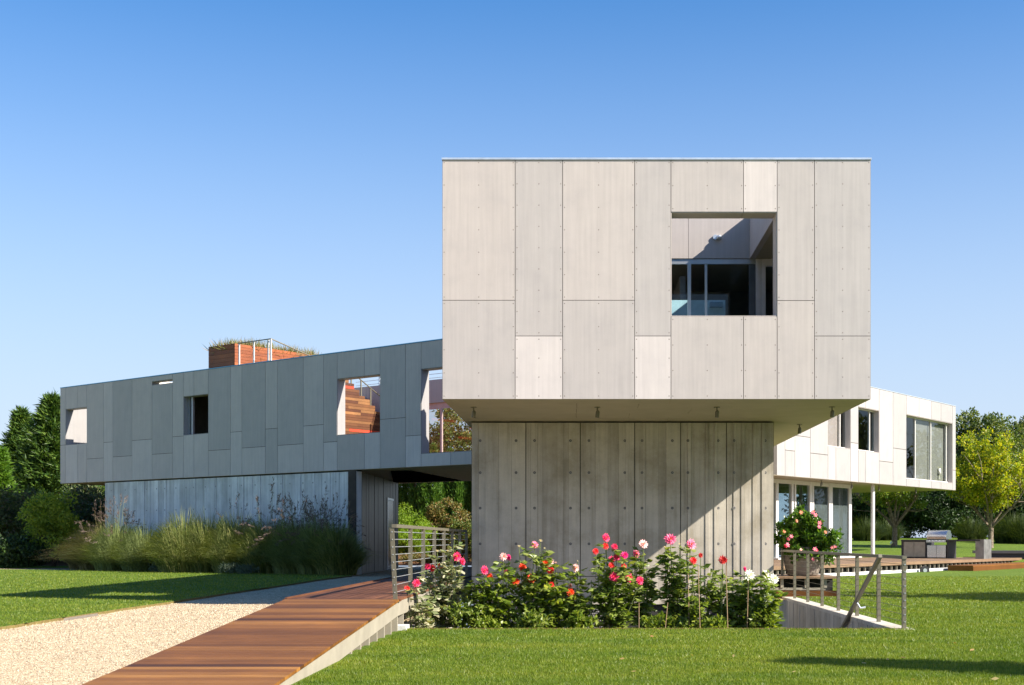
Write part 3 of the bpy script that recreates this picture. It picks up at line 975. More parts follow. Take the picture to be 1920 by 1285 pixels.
# tie holes
for ja, jb in zip(jnt[:-1], jnt[1:]):
    for fr_ in (0.16, 0.82):
        x = ja + (jb - ja) * fr_
        off = max([s[2] for s in strips if s[0] <= x <= s[1]] + [0])
        for py in (826.5, 886.5, 953, 1020):
            z = EYE + (CYP - py) / FPX * YC
            for r, m_, dy in ((0.032, 2, 0.0006), (0.022, 1, 0.0012), (0.012, 2, 0.0018)):
                i = mb.verts([(x + r * math.cos(q), YC - off - dy, z + r * math.sin(q)) for q in np.linspace(0, 2 * math.pi, 13)[:-1]])
                for q in range(1, 11):
                    mb.t.append((i, i + q, i + q + 1)); mb.tt.append(0.5); mb.tm.append(m_)
mb.build("concrete_wall", [M['concrete'], M['dark_gap'], M['mesh']], house)
# below-grade screen: perforated metal with dark openings
mb = MB()
for x0, x1 in ((-2.2, -0.62), (-0.55, 0.42), (2.2, 2.6)):
    n = int((x1 - x0) / 0.045)
    for k in range(n):
        for j in range(14):
            xa = x0 + k * 0.045 + (0.0225 if j % 2 else 0); za = -0.15 - j * 0.045
            mb.box(WORLD, xa, xa + 0.03, YC - 0.06, YC - 0.055, za - 0.03, za, 0.5)
mb.box(WORLD, -2.2, 3.8, YC - 0.02, YC + 0.2, -2.6, -0.12, .5, 1)
mb.build("perforated_screen", [M['mesh'], M['dark_gap']], house)

# ------------------------------------------------------------------ LEFT WING
def lt(px, py=850, d=0.0): return LW.pix(px, py, d)[0]
def lzz(px, py, d=0.0): return LW.pix(px, py, d)[1]
tL, tR = lt(113.5), -2.55
zt_w = Z_TOP - 0.03
def rect_px(fr, xa, ya, xb, yb_, ya2=None, yb2=None):
    ta = fr.pix(xa, 0)[0]; tb = fr.pix(xb, 0)[0]
    z1 = (fr.pix(xa, ya)[1] + fr.pix(xb, ya2 if ya2 else ya)[1]) / 2
    z0 = (fr.pix(xa, yb_)[1] + fr.pix(xb, yb2 if yb2 else yb_)[1]) / 2
    return min(ta, tb), max(ta, tb), z0, z1
H1 = rect_px(LW, 123.5, 768.4, 163, 834.5, 763, 832)
H2 = rect_px(LW, 344.5, 744, 391, 816, 739, 813)
H3 = rect_px(LW, 632.6, 711, 713, 815, 702, 812)
z4 = lzz(790, 692.6), lzz(790, 851)
H4 = (tR + 0.1, lt(790), z4[1], z4[0])
HS = rect_px(LW, 284.5, 715.5, 324, 723, 711.6, 718)
HOLES_L = [H1, H2, H3, H4, HS]
pl = []
def lcol(xa, xb, joints, tones):
    ta, tb = lt(xa), lt(xb)
    zs = [zt_w] + [lzz((xa + xb) / 2, j) if j > 20 else j for j in joints] + [Z_SOF]
    for (a, b), t in zip(zip(zs[:-1], zs[1:]), tones):
        if t is not None:
            pl.append((tb, ta, b, a, t))
def rt_(): return rng.uniform(0.2, 0.5)
lcol(113.5, 123.5, [835], [0.67, 0.65])
for a, b, t1, t2 in ((123.5, 146, 0.67, 0.82), (146, 163, 0.65, 0.67)):
    lcol(a, b, [H1[3], H1[2]], [t1, None, t2])
lcol(163, 194.5, [860], [0.61, 0.65]); lcol(194.5, 212, [829.5], [0.70, 0.79]); lcol(212, 248, [856], [0.31, 0.65])
lcol(248, 285.5, [825], [0.56, 0.72])
lcol(285.5, 324, [HS[3], HS[2], 851], [0.58, None, 0.38, 0.61]); lcol(324, 344.5, [818.6], [0.61, 0.67])
for a, b, t1, t2 in ((344.5, 364, 0.63, 0.72), (364, 391, 0.58, 0.67)):
    lcol(a, b, [H2[3], H2[2]], [t1, None, t2])
lcol(391, 432.5, [844], [0.33, 0.61]); lcol(432.5, 454, [810], [0.63, 0.72]); lcol(454, 498, [839], [0.31, 0.67])
lcol(498, 521, [804], [0.58, 0.36]); lcol(521, 569, [834], [0.33, 0.70]); lcol(569, 607, [797.7], [0.61, 0.67])
lcol(607, 632.6, [829], [0.42, 0.81])
for a, b, t1, t2 in ((632.6, 683.6, 0.54, 0.49), (683.6, 713, 0.63, 0.72)):
    lcol(a, b, [H3[3], H3[2]], [t1, None, t2])
lcol(713, 760.7, [785], [0.38, 0.37]); lcol(760.7, 790, [817], [0.54, 0.84])
pl.append((tR, lt(790), H4[3], zt_w, 0.45))
t45 = lt(845.5)
pl.append((t45, lt(790), Z_SOF, H4[2], 0.71)); pl.append((tR, t45, Z_SOF, H4[2], .5))
panels(LW, pl, 0.016, "cladding", house, False)
mb = MB()
wall_holes(mb, LW, tR, tL, Z_SOF + 0.012, zt_w, 0.001, 0.34, HOLES_L)
mb.build("backing_wall", M['joint'], house)
# white lining boards of the openings
for (a, b, c, e) in HOLES_L:
    mb = MB()
    mb.box(LW, b - 0.012, b - 0.0005, 0.0, 0.352, c, e, .0)
    mb.box(LW, a + 0.0005, a + 0.012, 0.0, 0.352, c, e, .0)
    mb.box(LW, a + 0.013, b - 0.013, 0.0, 0.352, e - 0.012, e - 0.0005, .0)
    mb.box(LW, a + 0.013, b - 0.013, 0.0, 0.352, c + 0.0005, c + 0.012, .0)
    mb.build("window_reveal", M['panel'], house)
# inner lining, back wall, end wall, floor, roof
BH = [(4.9, 9.4, 4.3, 6.85)]
mb = MB()
wall_holes(mb, LW, -1.0, tL, Z_SOF + 0.012, Z_TOP + 0.12, WD - 0.3, WD, BH, 0.5)
mb.box(LW, tL - 0.28, tL, 0.345, WD - 0.305, Z_SOF + 0.012, zt_w, 0.0)
mb.box(LW, 19.0, 19.25, 0.36, WD - .31, Z_FLOOR2 + .01, 7.15, .6)
mb.build("wing_wall", M['panel'], house)
mb = MB()
mb.box(LW, -2.2, tL - 0.01, 0.01, WD - 0.01, Z_SOF + 0.012, Z_FLOOR2)
mb.build("floor_slab", M['interior_floor'], house)
mb = MB()
mb.box(LW, 12.2, 19.24, 0.36, WD - .31, 7.16, 7.3)
mb.build("roof", M['soffit'], house)
mb = MB()
mb.box(LW, 16.6, 18.4, 0.6, 3.0, 7.31, 7.66)
mb.build("skylight_curb", M['white'], house)
mb = MB()
for a, b in zip(np.linspace(-2.3, tL, 13)[:-1], np.linspace(-2.3, tL, 13)[1:]):
    mb.box(LW, a + 0.003, b - 0.003, 0.0, WD, Z_SOF - 0.001, Z_SOF + 0.0115, .5)
mb.build("soffit", M['soffit'], house)
# flat black panel just below the soffit over the drive
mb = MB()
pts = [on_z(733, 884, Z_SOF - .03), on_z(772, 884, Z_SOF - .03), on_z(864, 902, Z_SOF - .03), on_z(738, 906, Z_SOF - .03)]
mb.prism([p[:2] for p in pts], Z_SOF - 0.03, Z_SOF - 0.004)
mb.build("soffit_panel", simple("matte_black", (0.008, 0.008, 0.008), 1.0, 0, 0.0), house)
mb = MB()
mb.box(LW, tR, tL + .01, -0.022, 0.3, zt_w + 0.001, zt_w + 0.03)
mb.build("parapet_cap", M['blue_cap'], house)
# room behind window 2
mb = MB()
mb.box(LW, 12.25, 18.95, 4.0, 4.1, Z_FLOOR2 + .01, 7.15)
mb.box(LW, 15.2, 15.3, 0.4, 3.95, Z_FLOOR2 + .01, 7.15)
mb.build("room_wall", M['interior'], house)
w = window_unit("window")
mb = MB()
a, b, c, e = H2
mb.box(LW, b - 0.30, b - 0.20, 0.20, 0.28, c + .013, e - .013)
mb.box(LW, b - 0.10, b - 0.02, 0.20, 0.28, c + .013, e - .013)
mb.build("frame", M['alu'], w)
mb = MB(); mb.box(LW, b - .2, b - .1, 0.24, 0.246, c + .013, e - .013); mb.build("pane", M['glass'], w)
# back window glass with pink frame seen through opening 4
w = window_unit("rear_window")
a, b, c, e = BH[0]
mb = MB()
for t in (a + .02, 7.85, b - .1):
    mb.box(LW, t, t + 0.09, WD - .2, WD - .12, c, e - .25)
mb.box(LW, a, b, WD - .2, WD - .12, e - .25, e - .002)
mb.build("frame", M['pink_frame'], w)
mb = MB(); mb.box(LW, a + .12, b - .11, WD - .165, WD - .16, c, e - .26); mb.build("pane", M['glass_clear'], w)
# window 3 glass guard
# small plant in opening 1 is added with the plants

# timber stair enclosure on the wing
SE0, SE1 = LW.pix(440, 0, .55)[0], LW.pix(391, 0, .55)[0]
z_se = LW.pix(440, 644, .55)[1]
mb = MB()
zz = Z_FLOOR2
stepd = [(5.2, z_se)]
def step_top(d):
    if d < 5.1: return z_se
    k = int((d - 5.1) / 0.30)
    return z_se - 0.12 - 0.20 * k
while zz < z_se - 0.02:
    h = 0.118
    # length of this board: where the stepped profile lies above it
    dend = 0.55
    d_ = 0.55
    while d_ < 8.2 and step_top(d_) >= zz + h - 0.02:
        d_ += 0.05
    dend = d_
    if dend > 0.6:
        cuts = [0.55]
        while cuts[-1] < dend - 0.2:
            cuts.append(min(dend, cuts[-1] + rng.uniform(1.2, 3.4)))
        cuts[-1] = dend
        for a, b in zip(cuts[:-1], cuts[1:]):
            mb.box(LW, SE0 - rng.uniform(0, 0.008), SE0 + 0.06, a + .002, b - .002, zz + 0.004, min(z_se, zz + h - 0.004), rng.random(), 1 if a > 3.4 or zz < 7.6 else 0)
    zz += h
# end face towards camera
zz = 7.2
while zz < z_se - 0.02:
    mb.box(LW, SE0 + 0.061, SE1, 0.55, 0.62, zz + 0.004, min(z_se, zz + 0.151), rng.random() * 0.6, 0)
    zz += 0.155
mb.box(LW, SE0 + 0.062, SE1, 0.63, 5.0, Z_FLOOR2 + .01, z_se - 0.25, 0.3, 0)
for k in range(10):
    mb.box(LW, SE0 + 0.062, SE1, 5.0 + .3 * k, 5.3 + .3 * k, Z_FLOOR2 + .01, z_se - 0.25 - .2 * k, 0.3, 0)
mb.build("timber_stair", [M['cedar'], M['cedar_mixed']], house)

# left wing concrete base
mb = MB()
b0, b1 = lt(669, 950, 0.06), lt(197.5, 950, 0.06)
t = b0
k = 0
while t < b1 - 0.02:
    wdt = rng.choice([0.12, 0.18, 0.25, 0.33])
    t2 = min(b1, t + wdt)
    gap = 0.004 if k % 7 else 0.012
    off = rng.choice([0, 0.012, 0.024])
    mb.box(LW, t + gap, t2 - 0.002, 0.06 - off, 0.3, -0.05, Z_SOF - 0.05, rng.uniform(0.2, 1.0))
    if k % 3 == 1:
        for z in (0.6, 1.6, 2.35, 3.2):
            c0 = (t + t2) / 2
            i = mb.verts([LW.p(c0 + .03 * math.cos(q), 0.06 - off - .001, z + .03 * math.sin(q)) for q in np.linspace(0, 2 * math.pi, 9)[:-1]])
            for q in range(1, 7):
                mb.t.append((i, i + q, i + q + 1)); mb.tt.append(.5); mb.tm.append(2)
    t = t2; k += 1
mb.box(LW, b0 + 0.02, b1, 0.1, 0.32, -0.05, Z_SOF - 0.01, 0.1, 1)
p_r = LW.p(b0, 0.06, 0)
mb.build("concrete_wall", [M['concrete_pale'], M['dark_gap'], M['mesh']], house)
# end wall of the base along the drive (dark, with a door)
mb = MB()
ex = p_r[0]
yy = p_r[1]
EW = Frame((ex, yy), (0, 1), (-1, 0))
s = 0.0
while s < 9.9:
    s2 = min(9.9, s + rng.choice([0.2, 0.35, 0.5]))
    mb.box(EW, s + .003, s2 - .003, 0.0 + rng.choice([0, 0.006, 0.012]), 0.25, -0.05, Z_SOF - 0.01, rng.uniform(0, 0.6))
    s = s2
mb.box(EW, 0, 9.9, 0.08, 0.3, -0.05, Z_SOF - 0.015, .2)
mb.build("end_wall", simple("dark_oiled_metal", (0.05, 0.044, 0.036), 0.45, 0.3, 0.3, 0.4, 2), house)
d_ = window_unit("door")
mb = MB()
mb.box(EW, 6.9, 8.3, -0.012, 0.0, 0.0, 2.75); mb.build("door_leaf", M['screen'], d_)
mb = MB()
mb.box(EW, 6.75, 6.89, -0.03, 0.01, 0.0, 2.85); mb.box(EW, 6.89, 8.4, -0.03, 0.01, 2.76, 2.85)
mb.build("frame", M['alu'], d_)
mb = MB(); mb.tube([EW.p(1.25, -0.05, 0.95), EW.p(1.25, -0.05, 1.15)], .015, 6); mb.build("handle", M['alu'], d_)

# ------------------------------------------------------------------ RIGHT WING
def rt(px, d=0.0): return RW.pix(px, 850, d)[0]
def rz(px, py, d=0.0): return RW.pix(px, py, d)[1]
u1 = rt(1791.5)
u0 = -12.0
R1 = rect_px(RW, 1552, 757, 1594.5, 837.6, 764, 843)
R2 = rect_px(RW, 1609, 763.4, 1648, 844.6, 770, 849)
R1 = (R1[0], R1[1], R2[2], R2[3])
R3 = rect_px(RW, 1699, 778, 1785.6, 898, 793.6, 906)
pl = []  # panel tones of this wing darkened to offset the direct sun
def rcol(xa, xb, joints, tones):
    a, b = (xa if xa < 100 else rt(xa)), rt(xb)
    xm = max(1454, (xa + xb) / 2)
    zs = [zt_w] + [rz(xm, j) if j > 20 else j for j in joints] + [Z_SOF]
    for (p, q), t in zip(zip(zs[:-1], zs[1:]), tones):
        if t is not None:
            pl.append((a, b, q, p, t))
for a in np.arange(-12, rt(1456) - .5, 1.6):
    pl.append((a, min(a + 1.6, rt(1456)), Z_SOF, zt_w, .08))
rcol(1456, 1471.5, [800], [0.030, 0.068]); rcol(1471.5, 1490, [845], [0.165, 0.030]); rcol(1490, 1519, [818.7], [0.038, 0.105])
rcol(1519, 1552, [851.6], [0.053, 0.030])
for a, b in ((1552, 1566.7), (1566.7, 1594.5)):
    rcol(a, b, [R1[3], R1[2]], [0.068, None, 0.105 if a < 1560 else 0.038])
rcol(1594.5, 1609, [831], [0.038, 0.150])
for a, b in ((1609, 1622.7), (1622.7, 1648)):
    rcol(a, b, [R2[3], R2[2]], [0.120, None, 0.030 if a < 1615 else 0.098])
rcol(1648, 1674, [866], [0.105, 0.038]); rcol(1674, 1699, [842], [0.030, 0.038])
for a, b, t1, t2 in ((1699, 1723, 0.120, 0.030), (1723, 1746, 0.173, 0.068), (1746, 1764, 0.030, 0.038), (1764, 1785.6, 0.015, 0.038)):
    rcol(a, b, [R3[3], R3[2]], [t1, None, t2])
rcol(1785.6, 1791.5, [882], [0.053, 0.068])
panels(RW, pl, 0.024, "cladding", house, False)
HR = [R1, R2, R3]
mb = MB(); wall_holes(mb, RW, u0, u1, Z_SOF + 0.012, zt_w, 0.001, 0.32, HR); mb.build("backing_wall", M['joint'], house)
for (a, b, c, e) in HR:
    mb = MB()
    mb.box(RW, b - 0.012, b - 0.0005, 0.0, 0.33, c, e, .6)
    mb.box(RW, a + 0.0005, a + 0.012, 0.0, 0.33, c, e, .6)
    mb.box(RW, a + 0.013, b - 0.013, 0.0, 0.33, e - 0.012, e - 0.0005, .5)
    mb.box(RW, a + 0.013, b - 0.013, 0.0, 0.33, c + 0.0005, c + 0.012, .6)
    mb.build("window_reveal", M['panel'], house)
mb = MB()
mb.box(RW, u0, u1, WD - .3, WD, Z_SOF + 0.012, zt_w, .6)
mb.box(RW, u1 - .28, u1, 0.325, WD - .31, Z_SOF + 0.012, zt_w, .6)
mb.build("wing_wall", M['panel'], house)
mb = MB(); mb.box(RW, u0, u1 - .01, 0.01, WD - .01, Z_SOF + .012, Z_FLOOR2); mb.build("floor_slab", M['interior_floor'], house)
mb = MB(); mb.box(RW, u0, u1 - .29, 0.33, WD - .31, 7.2, 7.4); mb.build("roof", M['soffit'], house)
mb = MB(); mb.box(RW, u0, u1 + .01, -0.022, 0.3, zt_w + 0.001, zt_w + 0.03); mb.build("parapet_cap", M['cap'], house)
mb = MB()
for a, b in zip(np.linspace(u0, u1, 14)[:-1], np.linspace(u0, u1, 14)[1:]):
    mb.box(RW, a + 0.003, b - 0.003, 0.0, WD, Z_SOF - 0.001, Z_SOF + 0.0115, .5)
mb.build("soffit", M['soffit'], house)
mb = MB()
mb.box(RW, u0, u1 - .3, 5.0, 5.1, Z_FLOOR2 + .01, 7.19)
for u in (-5.2, rt(1600), rt(1690)):
    mb.box(RW, u, u + .1, .34, 4.99, Z_FLOOR2 + .01, 7.19)
mb.build("room_wall", M['interior'], house)
# window fittings
def rwin(H, divs, name, pane=M['glass'], frame=M['white'], d=0.2, fw=0.05):
    w = window_unit(name)
    a, b, c, e = H
    a += .013; b -= .013; c += .013; e -= .013
    mb = MB()
    mb.box(RW, a, b, d, d + .08, c, c + fw); mb.box(RW, a, b, d, d + .08, e - fw, e)
    for k, u in enumerate(divs):
        mb.box(RW, u - fw / 2, u + fw / 2, d - 0.002 * (k + 1), d + .082, c + fw, e - fw)
    mb.build("frame", frame, w)
    mb = MB(); mb.box(RW, a, b, d + .04, d + .046, c + fw, e - fw); mb.build("pane", pane, w)
    return w
M['glass_bright'] = mat_glass("bright_glass", (0.85, 0.87, 0.86), 0.01, (0.7, 0.7, 0.68))
w = rwin(R1, [R1[0] + .05, R1[1] - .55], "window", M['glass_bright'])
mb = MB(); mb.box(RW, R1[0] + .1, R1[1] - .6, .30, .31, R1[2] + .05, R1[3] - .05); mb.build("blind", M['blind_pink'], w)
w = rwin(R2, [R2[0] + .05, R2[1] - .5], "window", M['glass'])
w = rwin(R3, [R3[0] + .04, rt(1724), rt(1753), R3[1] - .25], "window", M['glass_bright'])
mb = MB(); mb.box(RW, rt(1726), R3[1] - .28, .34, .35, R3[2] + .08, R3[3] - .08); mb.build("blind", M['blind_pale'], w)
bl = thing("pendant_bulb", "small white pendant bulb hanging inside the dark upper window", "lamp", tuple(RW.p(R2[0] + 0.9, .9, 6.6)))
p = RW.p(R2[0] + .9, .9, 0)
mb = MB(); mb.lathe((p[0], p[1], 6.35), [(0.0, 0), (0.06, .03), (.075, .09), (.04, .17), (.02, .22)], 10); mb.build("bulb", M['white'], bl, True)
mb = MB(); mb.tube([(p[0], p[1], 6.55), (p[0], p[1], 7.19)], .01, 5); mb.build("cord", M['white'], bl)
tv = thing("television", "dark television on a pale cabinet behind the big upper window", "television", tuple(RW.p(rt(1710), 1.2, 4.0)))
mb = MB(); mb.box(RW, rt(1699, 1.0), rt(1716, 1.0), 1.0, 1.1, 4.62, 5.3); mb.build("screen", M['screen'], tv)
mb = MB(); mb.box(RW, rt(1699, 1.1) - .5, rt(1719, 1.1), 1.11, 1.3, Z_FLOOR2 + .01, 5.6); mb.build("cabinet", M['white'], tv)
lp = thing("table_lamp", "small white table lamp behind the right pane of the big window", "lamp", tuple(RW.p(rt(1760, .3), .30, 4.2)))
mb = MB(); c = RW.p(rt(1760, .31), .30, 0); mb.lathe((c[0], c[1], 4.33), [(0.0, .26), (.09, .26), (.11, 0), (0.0, 0)], 12); mb.build("lamp_shade", M['white'], lp, True)
mb = MB(); mb.tube([(c[0], c[1], 4.08), (c[0], c[1], 4.34)], [.06, .02], 8); mb.build("base", M['white'], lp)

# ground floor glazing under the right wing
GD = 1.25
def gt(px): return rt(px, GD)
zt_g = Z_SOF - 0.012
gz0 = Z_DECK + 0.06
gl = window_unit("glass_wall")
mb = MB()
for xa, xb in ((1482.5, 1485.5), (1488, 1490.5), (1516.5, 1521), (1521.8, 1524), (1552.5, 1559), (1590, 1594.5)):
    mb.box(RW, gt(xa), gt(xb), GD - .06, GD + .08, gz0, zt_g)
mb.box(RW, gt(1453), gt(1457.5), GD - .06, GD + .08, gz0, zt_g)
ur = gt(1594.5)
mb.box(RW, gt(1440), ur, GD - .05, GD + .07, zt_g - .16, zt_g - .001)
mb.box(RW, gt(1440), ur + .2, GD - .45, GD + .1, Z_DECK + .002, gz0 - .001)
for d in (GD + 1.0, GD + 2.3):
    mb.box(RW, ur - .06, ur, d, d + .12, gz0, zt_g - .001)
mb.build("frame", M['white'], gl)
mb = MB(); mb.box(RW, gt(1440), ur - .01, GD, GD + .006, gz0, zt_g - .17)
mb.box(RW, ur - .03, ur - .024, GD + .1, GD + 5, gz0, zt_g - .01)
mb.build("pane", M['glass'], gl)
mb = MB(); mb.box(RW, gt(1524.5), gt(1552), GD + .02, GD + .028, gz0, zt_g - .2); mb.box(RW, gt(1559.5), gt(1589.5), GD + .02, GD + .028, gz0, zt_g - .2)
mb.build("blind", M['blind'], gl)
mb = MB()
mb.box(RW, gt(1400), ur - .1, 6.2, 6.3, Z_DECK, zt_g)
mb.box(RW, gt(1400), ur - .1, GD + .1, 6.2, Z_DECK + .002, Z_DECK + .02)
mb.build("room_wall", M['interior_dark'], house)
mb = MB()
c = RW.p(rt(1636.5, .5), .5, 0)
mb.tube([(c[0], c[1], Z_DECK), (c[0], c[1], Z_SOF)], .085, 14)
c = RW.p(rt(1604, 1.3), 1.6, 0)
mb.tube([(c[0], c[1], Z_DECK), (c[0], c[1], Z_SOF)], .07, 10)
mb.build("column", M['white'], house)

# soffit spotlights
def spot(px, py, label, z=Z_SOF, s=1.0):
    X, Y, _ = on_z(px, py, z)
    t = thing("soffit_spotlight", label, "spotlight", (X, Y, z), "spotlights under the soffits")
    mb = MB(); mb.tube([(X, Y, z), (X, Y, z - .012 * s)], .055 * s, 12); mb.build("mounting_plate", M['rail'], t)
    mb = MB(); mb.tube([(X, Y, z - .01 * s), (X, Y, z - .05 * s), (X + .01, Y, z - .08 * s)], .014 * s, 6); mb.build("stem", M['rail'], t)
    mb = MB(); mb.tube([(X + .012, Y, z - .065 * s), (X + .006, Y - .005, z - .085 * s), (X - .002, Y - .01, z - .19 * s)], [.02 * s, .036 * s, .036 * s], 12); mb.build("lamp_head", M['rail'], t)
spot(888, 763.5, "soffit spotlight at the far left end of the front overhang")
spot(1120, 763.5, "soffit spotlight above the middle of concrete wall, second from the left")
spot(1344, 763.5, "soffit spotlight above the right part of the concrete wall, third from the left")
spot(1560, 763, "soffit spotlight at the right front corner of the overhang")
spot(1499, 796, "soffit spotlight just right of the concrete wall, behind the front row")
for px, py, w_ in ((1540, 907, "over the sliding doors"), (1597, 913.5, "beside the end of the glass wall"), (1648, 920, "right of the white column"), (1717, 921, "near the free end of the right wing")):
    X, Y = RW.p(rt(px, .35), .35, 0)[:2]
    spot(CXP + X / Y * FPX, CYP - (Z_SOF - EYE) / Y * FPX, "tiny soffit spotlight under the right wing " + w_, Z_SOF, 1.3)
X, Y, _ = on_z(777, 905, Z_SOF)
spot(778, 903, "tiny soffit spotlight above the drive under the left wing", Z_SOF, 1.2)

# ------------------------------------------------------------------ rooftop railing and stair railing
rl = thing("rooftop_railing", "thin steel railing on the roof in front of the orange timber box", "railing", tuple(LW.p(lt(470), 0.45, 7.3)))
t_a, t_b = LW.pix(448, 0, .38)[0], LW.pix(508, 0, .38)[0]
h_r = LW.pix(508, 636, .38)[1]
for px in (448.5, 476, 503, 508):
    mb = MB(); t_ = LW.pix(px, 0, .38)[0]; mb.box(LW, t_ - .028, t_ + .028, .36, .40, 7.0, h_r); mb.build("post", M['white'], rl)
mb = MB()
mb.tube([LW.p(t_a + .05, .38, h_r + .01), LW.p(t_b, .38, h_r + .01), LW.p(t_b - .02, 3.2, h_r - .62)], .025, 6)
mb.build("top_rail", M['rail'], rl)
mb = MB()
for k in range(1, 6):
    mb.tube([LW.p(t_a, .38, 7.3 + .24 * k), LW.p(t_b, .38, 7.3 + .24 * k)], .004, 4)
mb.build("cable", M['rail'], rl)
r2 = thing("rear_terrace_railing", "horizontal cable railing on the far parapet seen through the wing openings", "railing", tuple(LW.p(8, WD - .15, Z_TOP)))
mb = MB()
for k in range(5):
    mb.tube([LW.p(4.5, WD - .15, Z_TOP + .22 + .16 * k), LW.p(13, WD - .15, Z_TOP + .22 + .16 * k)], .012, 4)
mb.build("cable", M['alu'], r2)
for t_ in (5.5, 7.5, 9.5, 11.5):
    mb = MB(); mb.box(LW, t_, t_ + .06, WD - .18, WD - .13, Z_TOP, Z_TOP + 1.05); mb.build("post", M['alu'], r2)
r3 = thing("stair_handrail", "short steel posts and sloping handrail on the timber steps seen through window", "railing", tuple(LW.p(SE0 + .3, 6, 7)))
mb = MB(); mb.tube([LW.p(SE0 + .08, 5.9, z_se - .1), LW.p(SE0 + .08, 8.2, z_se - 1.3)], .025, 6); mb.build("handrail", M['rail'], r3)
for k in range(4):
    d_ = 6.0 + .55 * k
    mb = MB(); mb.box(LW, SE0 + .07, SE0 + .11, d_, d_ + .05, step_top(d_) - .1, z_se - .12 - (d_ - 5.9) * .52); mb.build("post", M['rail'], r3)

# ------------------------------------------------------------------ boardwalk
DXL, DXR = -3.85, -2.39
YK = 16.56
SL = 0.0507
bw = thing("boardwalk", "brown timber boardwalk ramp rising from the gravel to the house", "boardwalk", (-3.1, YK, 0))
mb = MB()
def rz_(y): return Z_DECK - (YK - y) * SL
y = 8.2
while y < YK - 0.02:
    y2 = min(YK, y + 0.142)
    z0, z1 = rz_(y), rz_(y2 - .005)
    t = float(np.clip(rng.normal(0.5, 0.26), 0, 1))
    mb.hexa([(DXL, y, z0 - .028), (DXR + .02, y, z0 - .028), (DXR + .02, y2 - .005, z1 - .028), (DXL, y2 - .005, z1 - .028),
             (DXL, y, z0), (DXR + .02, y, z0), (DXR + .02, y2 - .005, z1), (DXL, y2 - .005, z1)], t)
    y = y2
mb.build("ramp_boards", M['deck'], bw)
mb = MB()
nb = 13
wb = (DXR - DXL) / nb
mb.box(WORLD, DXL - .03, DXR + .03, YK, YK + .14, Z_DECK - .028, Z_DECK, .3)
for k in range(nb):
    ya = YK + .145
    while ya < 36:
        yb_ = min(36, ya + rng.uniform(2.5, 5))
        mb.box(WORLD, DXL + k * wb + .003, DXL + (k + 1) * wb - .003, ya + .001, yb_ - .002, Z_DECK - .028, Z_DECK + rng.uniform(-.002, .001), rng.random())
        ya = yb_
mb.build("deck_boards", M['deck_y'], bw)
mb = MB()
mb.box(WORLD, DXL - .035, DXL - .004, YK + .15, 36, Z_DECK - .06, Z_DECK + .018, .3)
mb.build("kerb_board", M['deck_y'], bw)
mb = MB()
def slope_box(x0, x1, ya, yb_, top, bot):
    mb.hexa([(x0, ya, rz_(ya) - bot), (x1, ya, rz_(ya) - bot), (x1, yb_, rz_(yb_) - bot), (x0, yb_, rz_(yb_) - bot),
             (x0, ya, rz_(ya) - top), (x1, ya, rz_(ya) - top), (x1, yb_, rz_(yb_) - top), (x0, yb_, rz_(yb_) - top)])
slope_box(DXR - .05, DXR, 8.2, YK, .029, .215)
mb.box(WORLD, DXR - .05, DXR, YK, 36, Z_DECK - .215, Z_DECK - .029)
slope_box(DXL, DXL + .05, 8.2, YK, .029, .12)
mb.build("fascia", M['fascia'], bw)
for k in range(12):
    ya = 11.1 + .55 * k
    top = min(rz_(ya), Z_DECK) - .21
    if top < 0.03: continue
    mb = MB(); mb.box(WORLD, DXR - .30, DXR - .012, ya, ya + .055, -.05, top, .4); mb.build("support_post", M['fascia'], bw)
mb = MB(); mb.box(WORLD, DXR - .32, DXR + .08, 16.75, 17.1, -.03, .06); mb.build("footing", M['concrete_pale'], bw)

# ------------------------------------------------------------------ cable railings
def post_box(mb, x, y, z0, z1, w=.05, dth=.022, lean=0.0):
    mb.hexa([(x - w / 2, y - dth / 2, z0), (x + w / 2, y - dth / 2, z0), (x + w / 2, y + dth / 2, z0), (x - w / 2, y + dth / 2, z0),
             (x - w / 2 - lean, y - dth / 2, z1), (x + w / 2 - lean, y - dth / 2, z1), (x + w / 2 - lean, y + dth / 2, z1), (x - w / 2 - lean, y + dth / 2, z1)])
HR_ = 0.973
lr = thing("cable_railing", "steel cable railing along the boardwalk left of the dahlias", "railing", (DXR, 21, Z_DECK))
for k in range(8):
    y = YK + 1.449 * k
    mb = MB(); post_box(mb, DXR - .03, y, Z_DECK - .0, Z_DECK + HR_ - .045, .055, .024, .045 if k == 0 else 0.0)
    if k == 0:
        for j in range(9):
            zz = Z_DECK + .09 + .098 * j
            f = (zz - Z_DECK) / HR_
            mb.tube([(DXR - .03 - .045 * f, y - .02, zz), (DXR - .03 - .045 * f, y - .012, zz)], .007, 8, .5, 1)
    mb.build("post", [M['rail'], M['cap']], lr)
mb = MB(); mb.box(WORLD, DXR - .075, DXR - .01, YK - .02, YK + 1.449 * 7 + .02, Z_DECK + HR_ - .044, Z_DECK + HR_)
mb.build("top_rail", M['rail'], lr)
for j in range(9):
    zz = Z_DECK + .09 + .098 * j
    f = (zz - Z_DECK) / HR_
    mb = MB(); mb.tube([(DXR - .03 - .045 * f, YK, zz), (DXR - .03, YK + 1.449, zz), (DXR - .03, YK + 1.449 * 7, zz)], .0045, 5); mb.build("cable", M['cap'], lr)

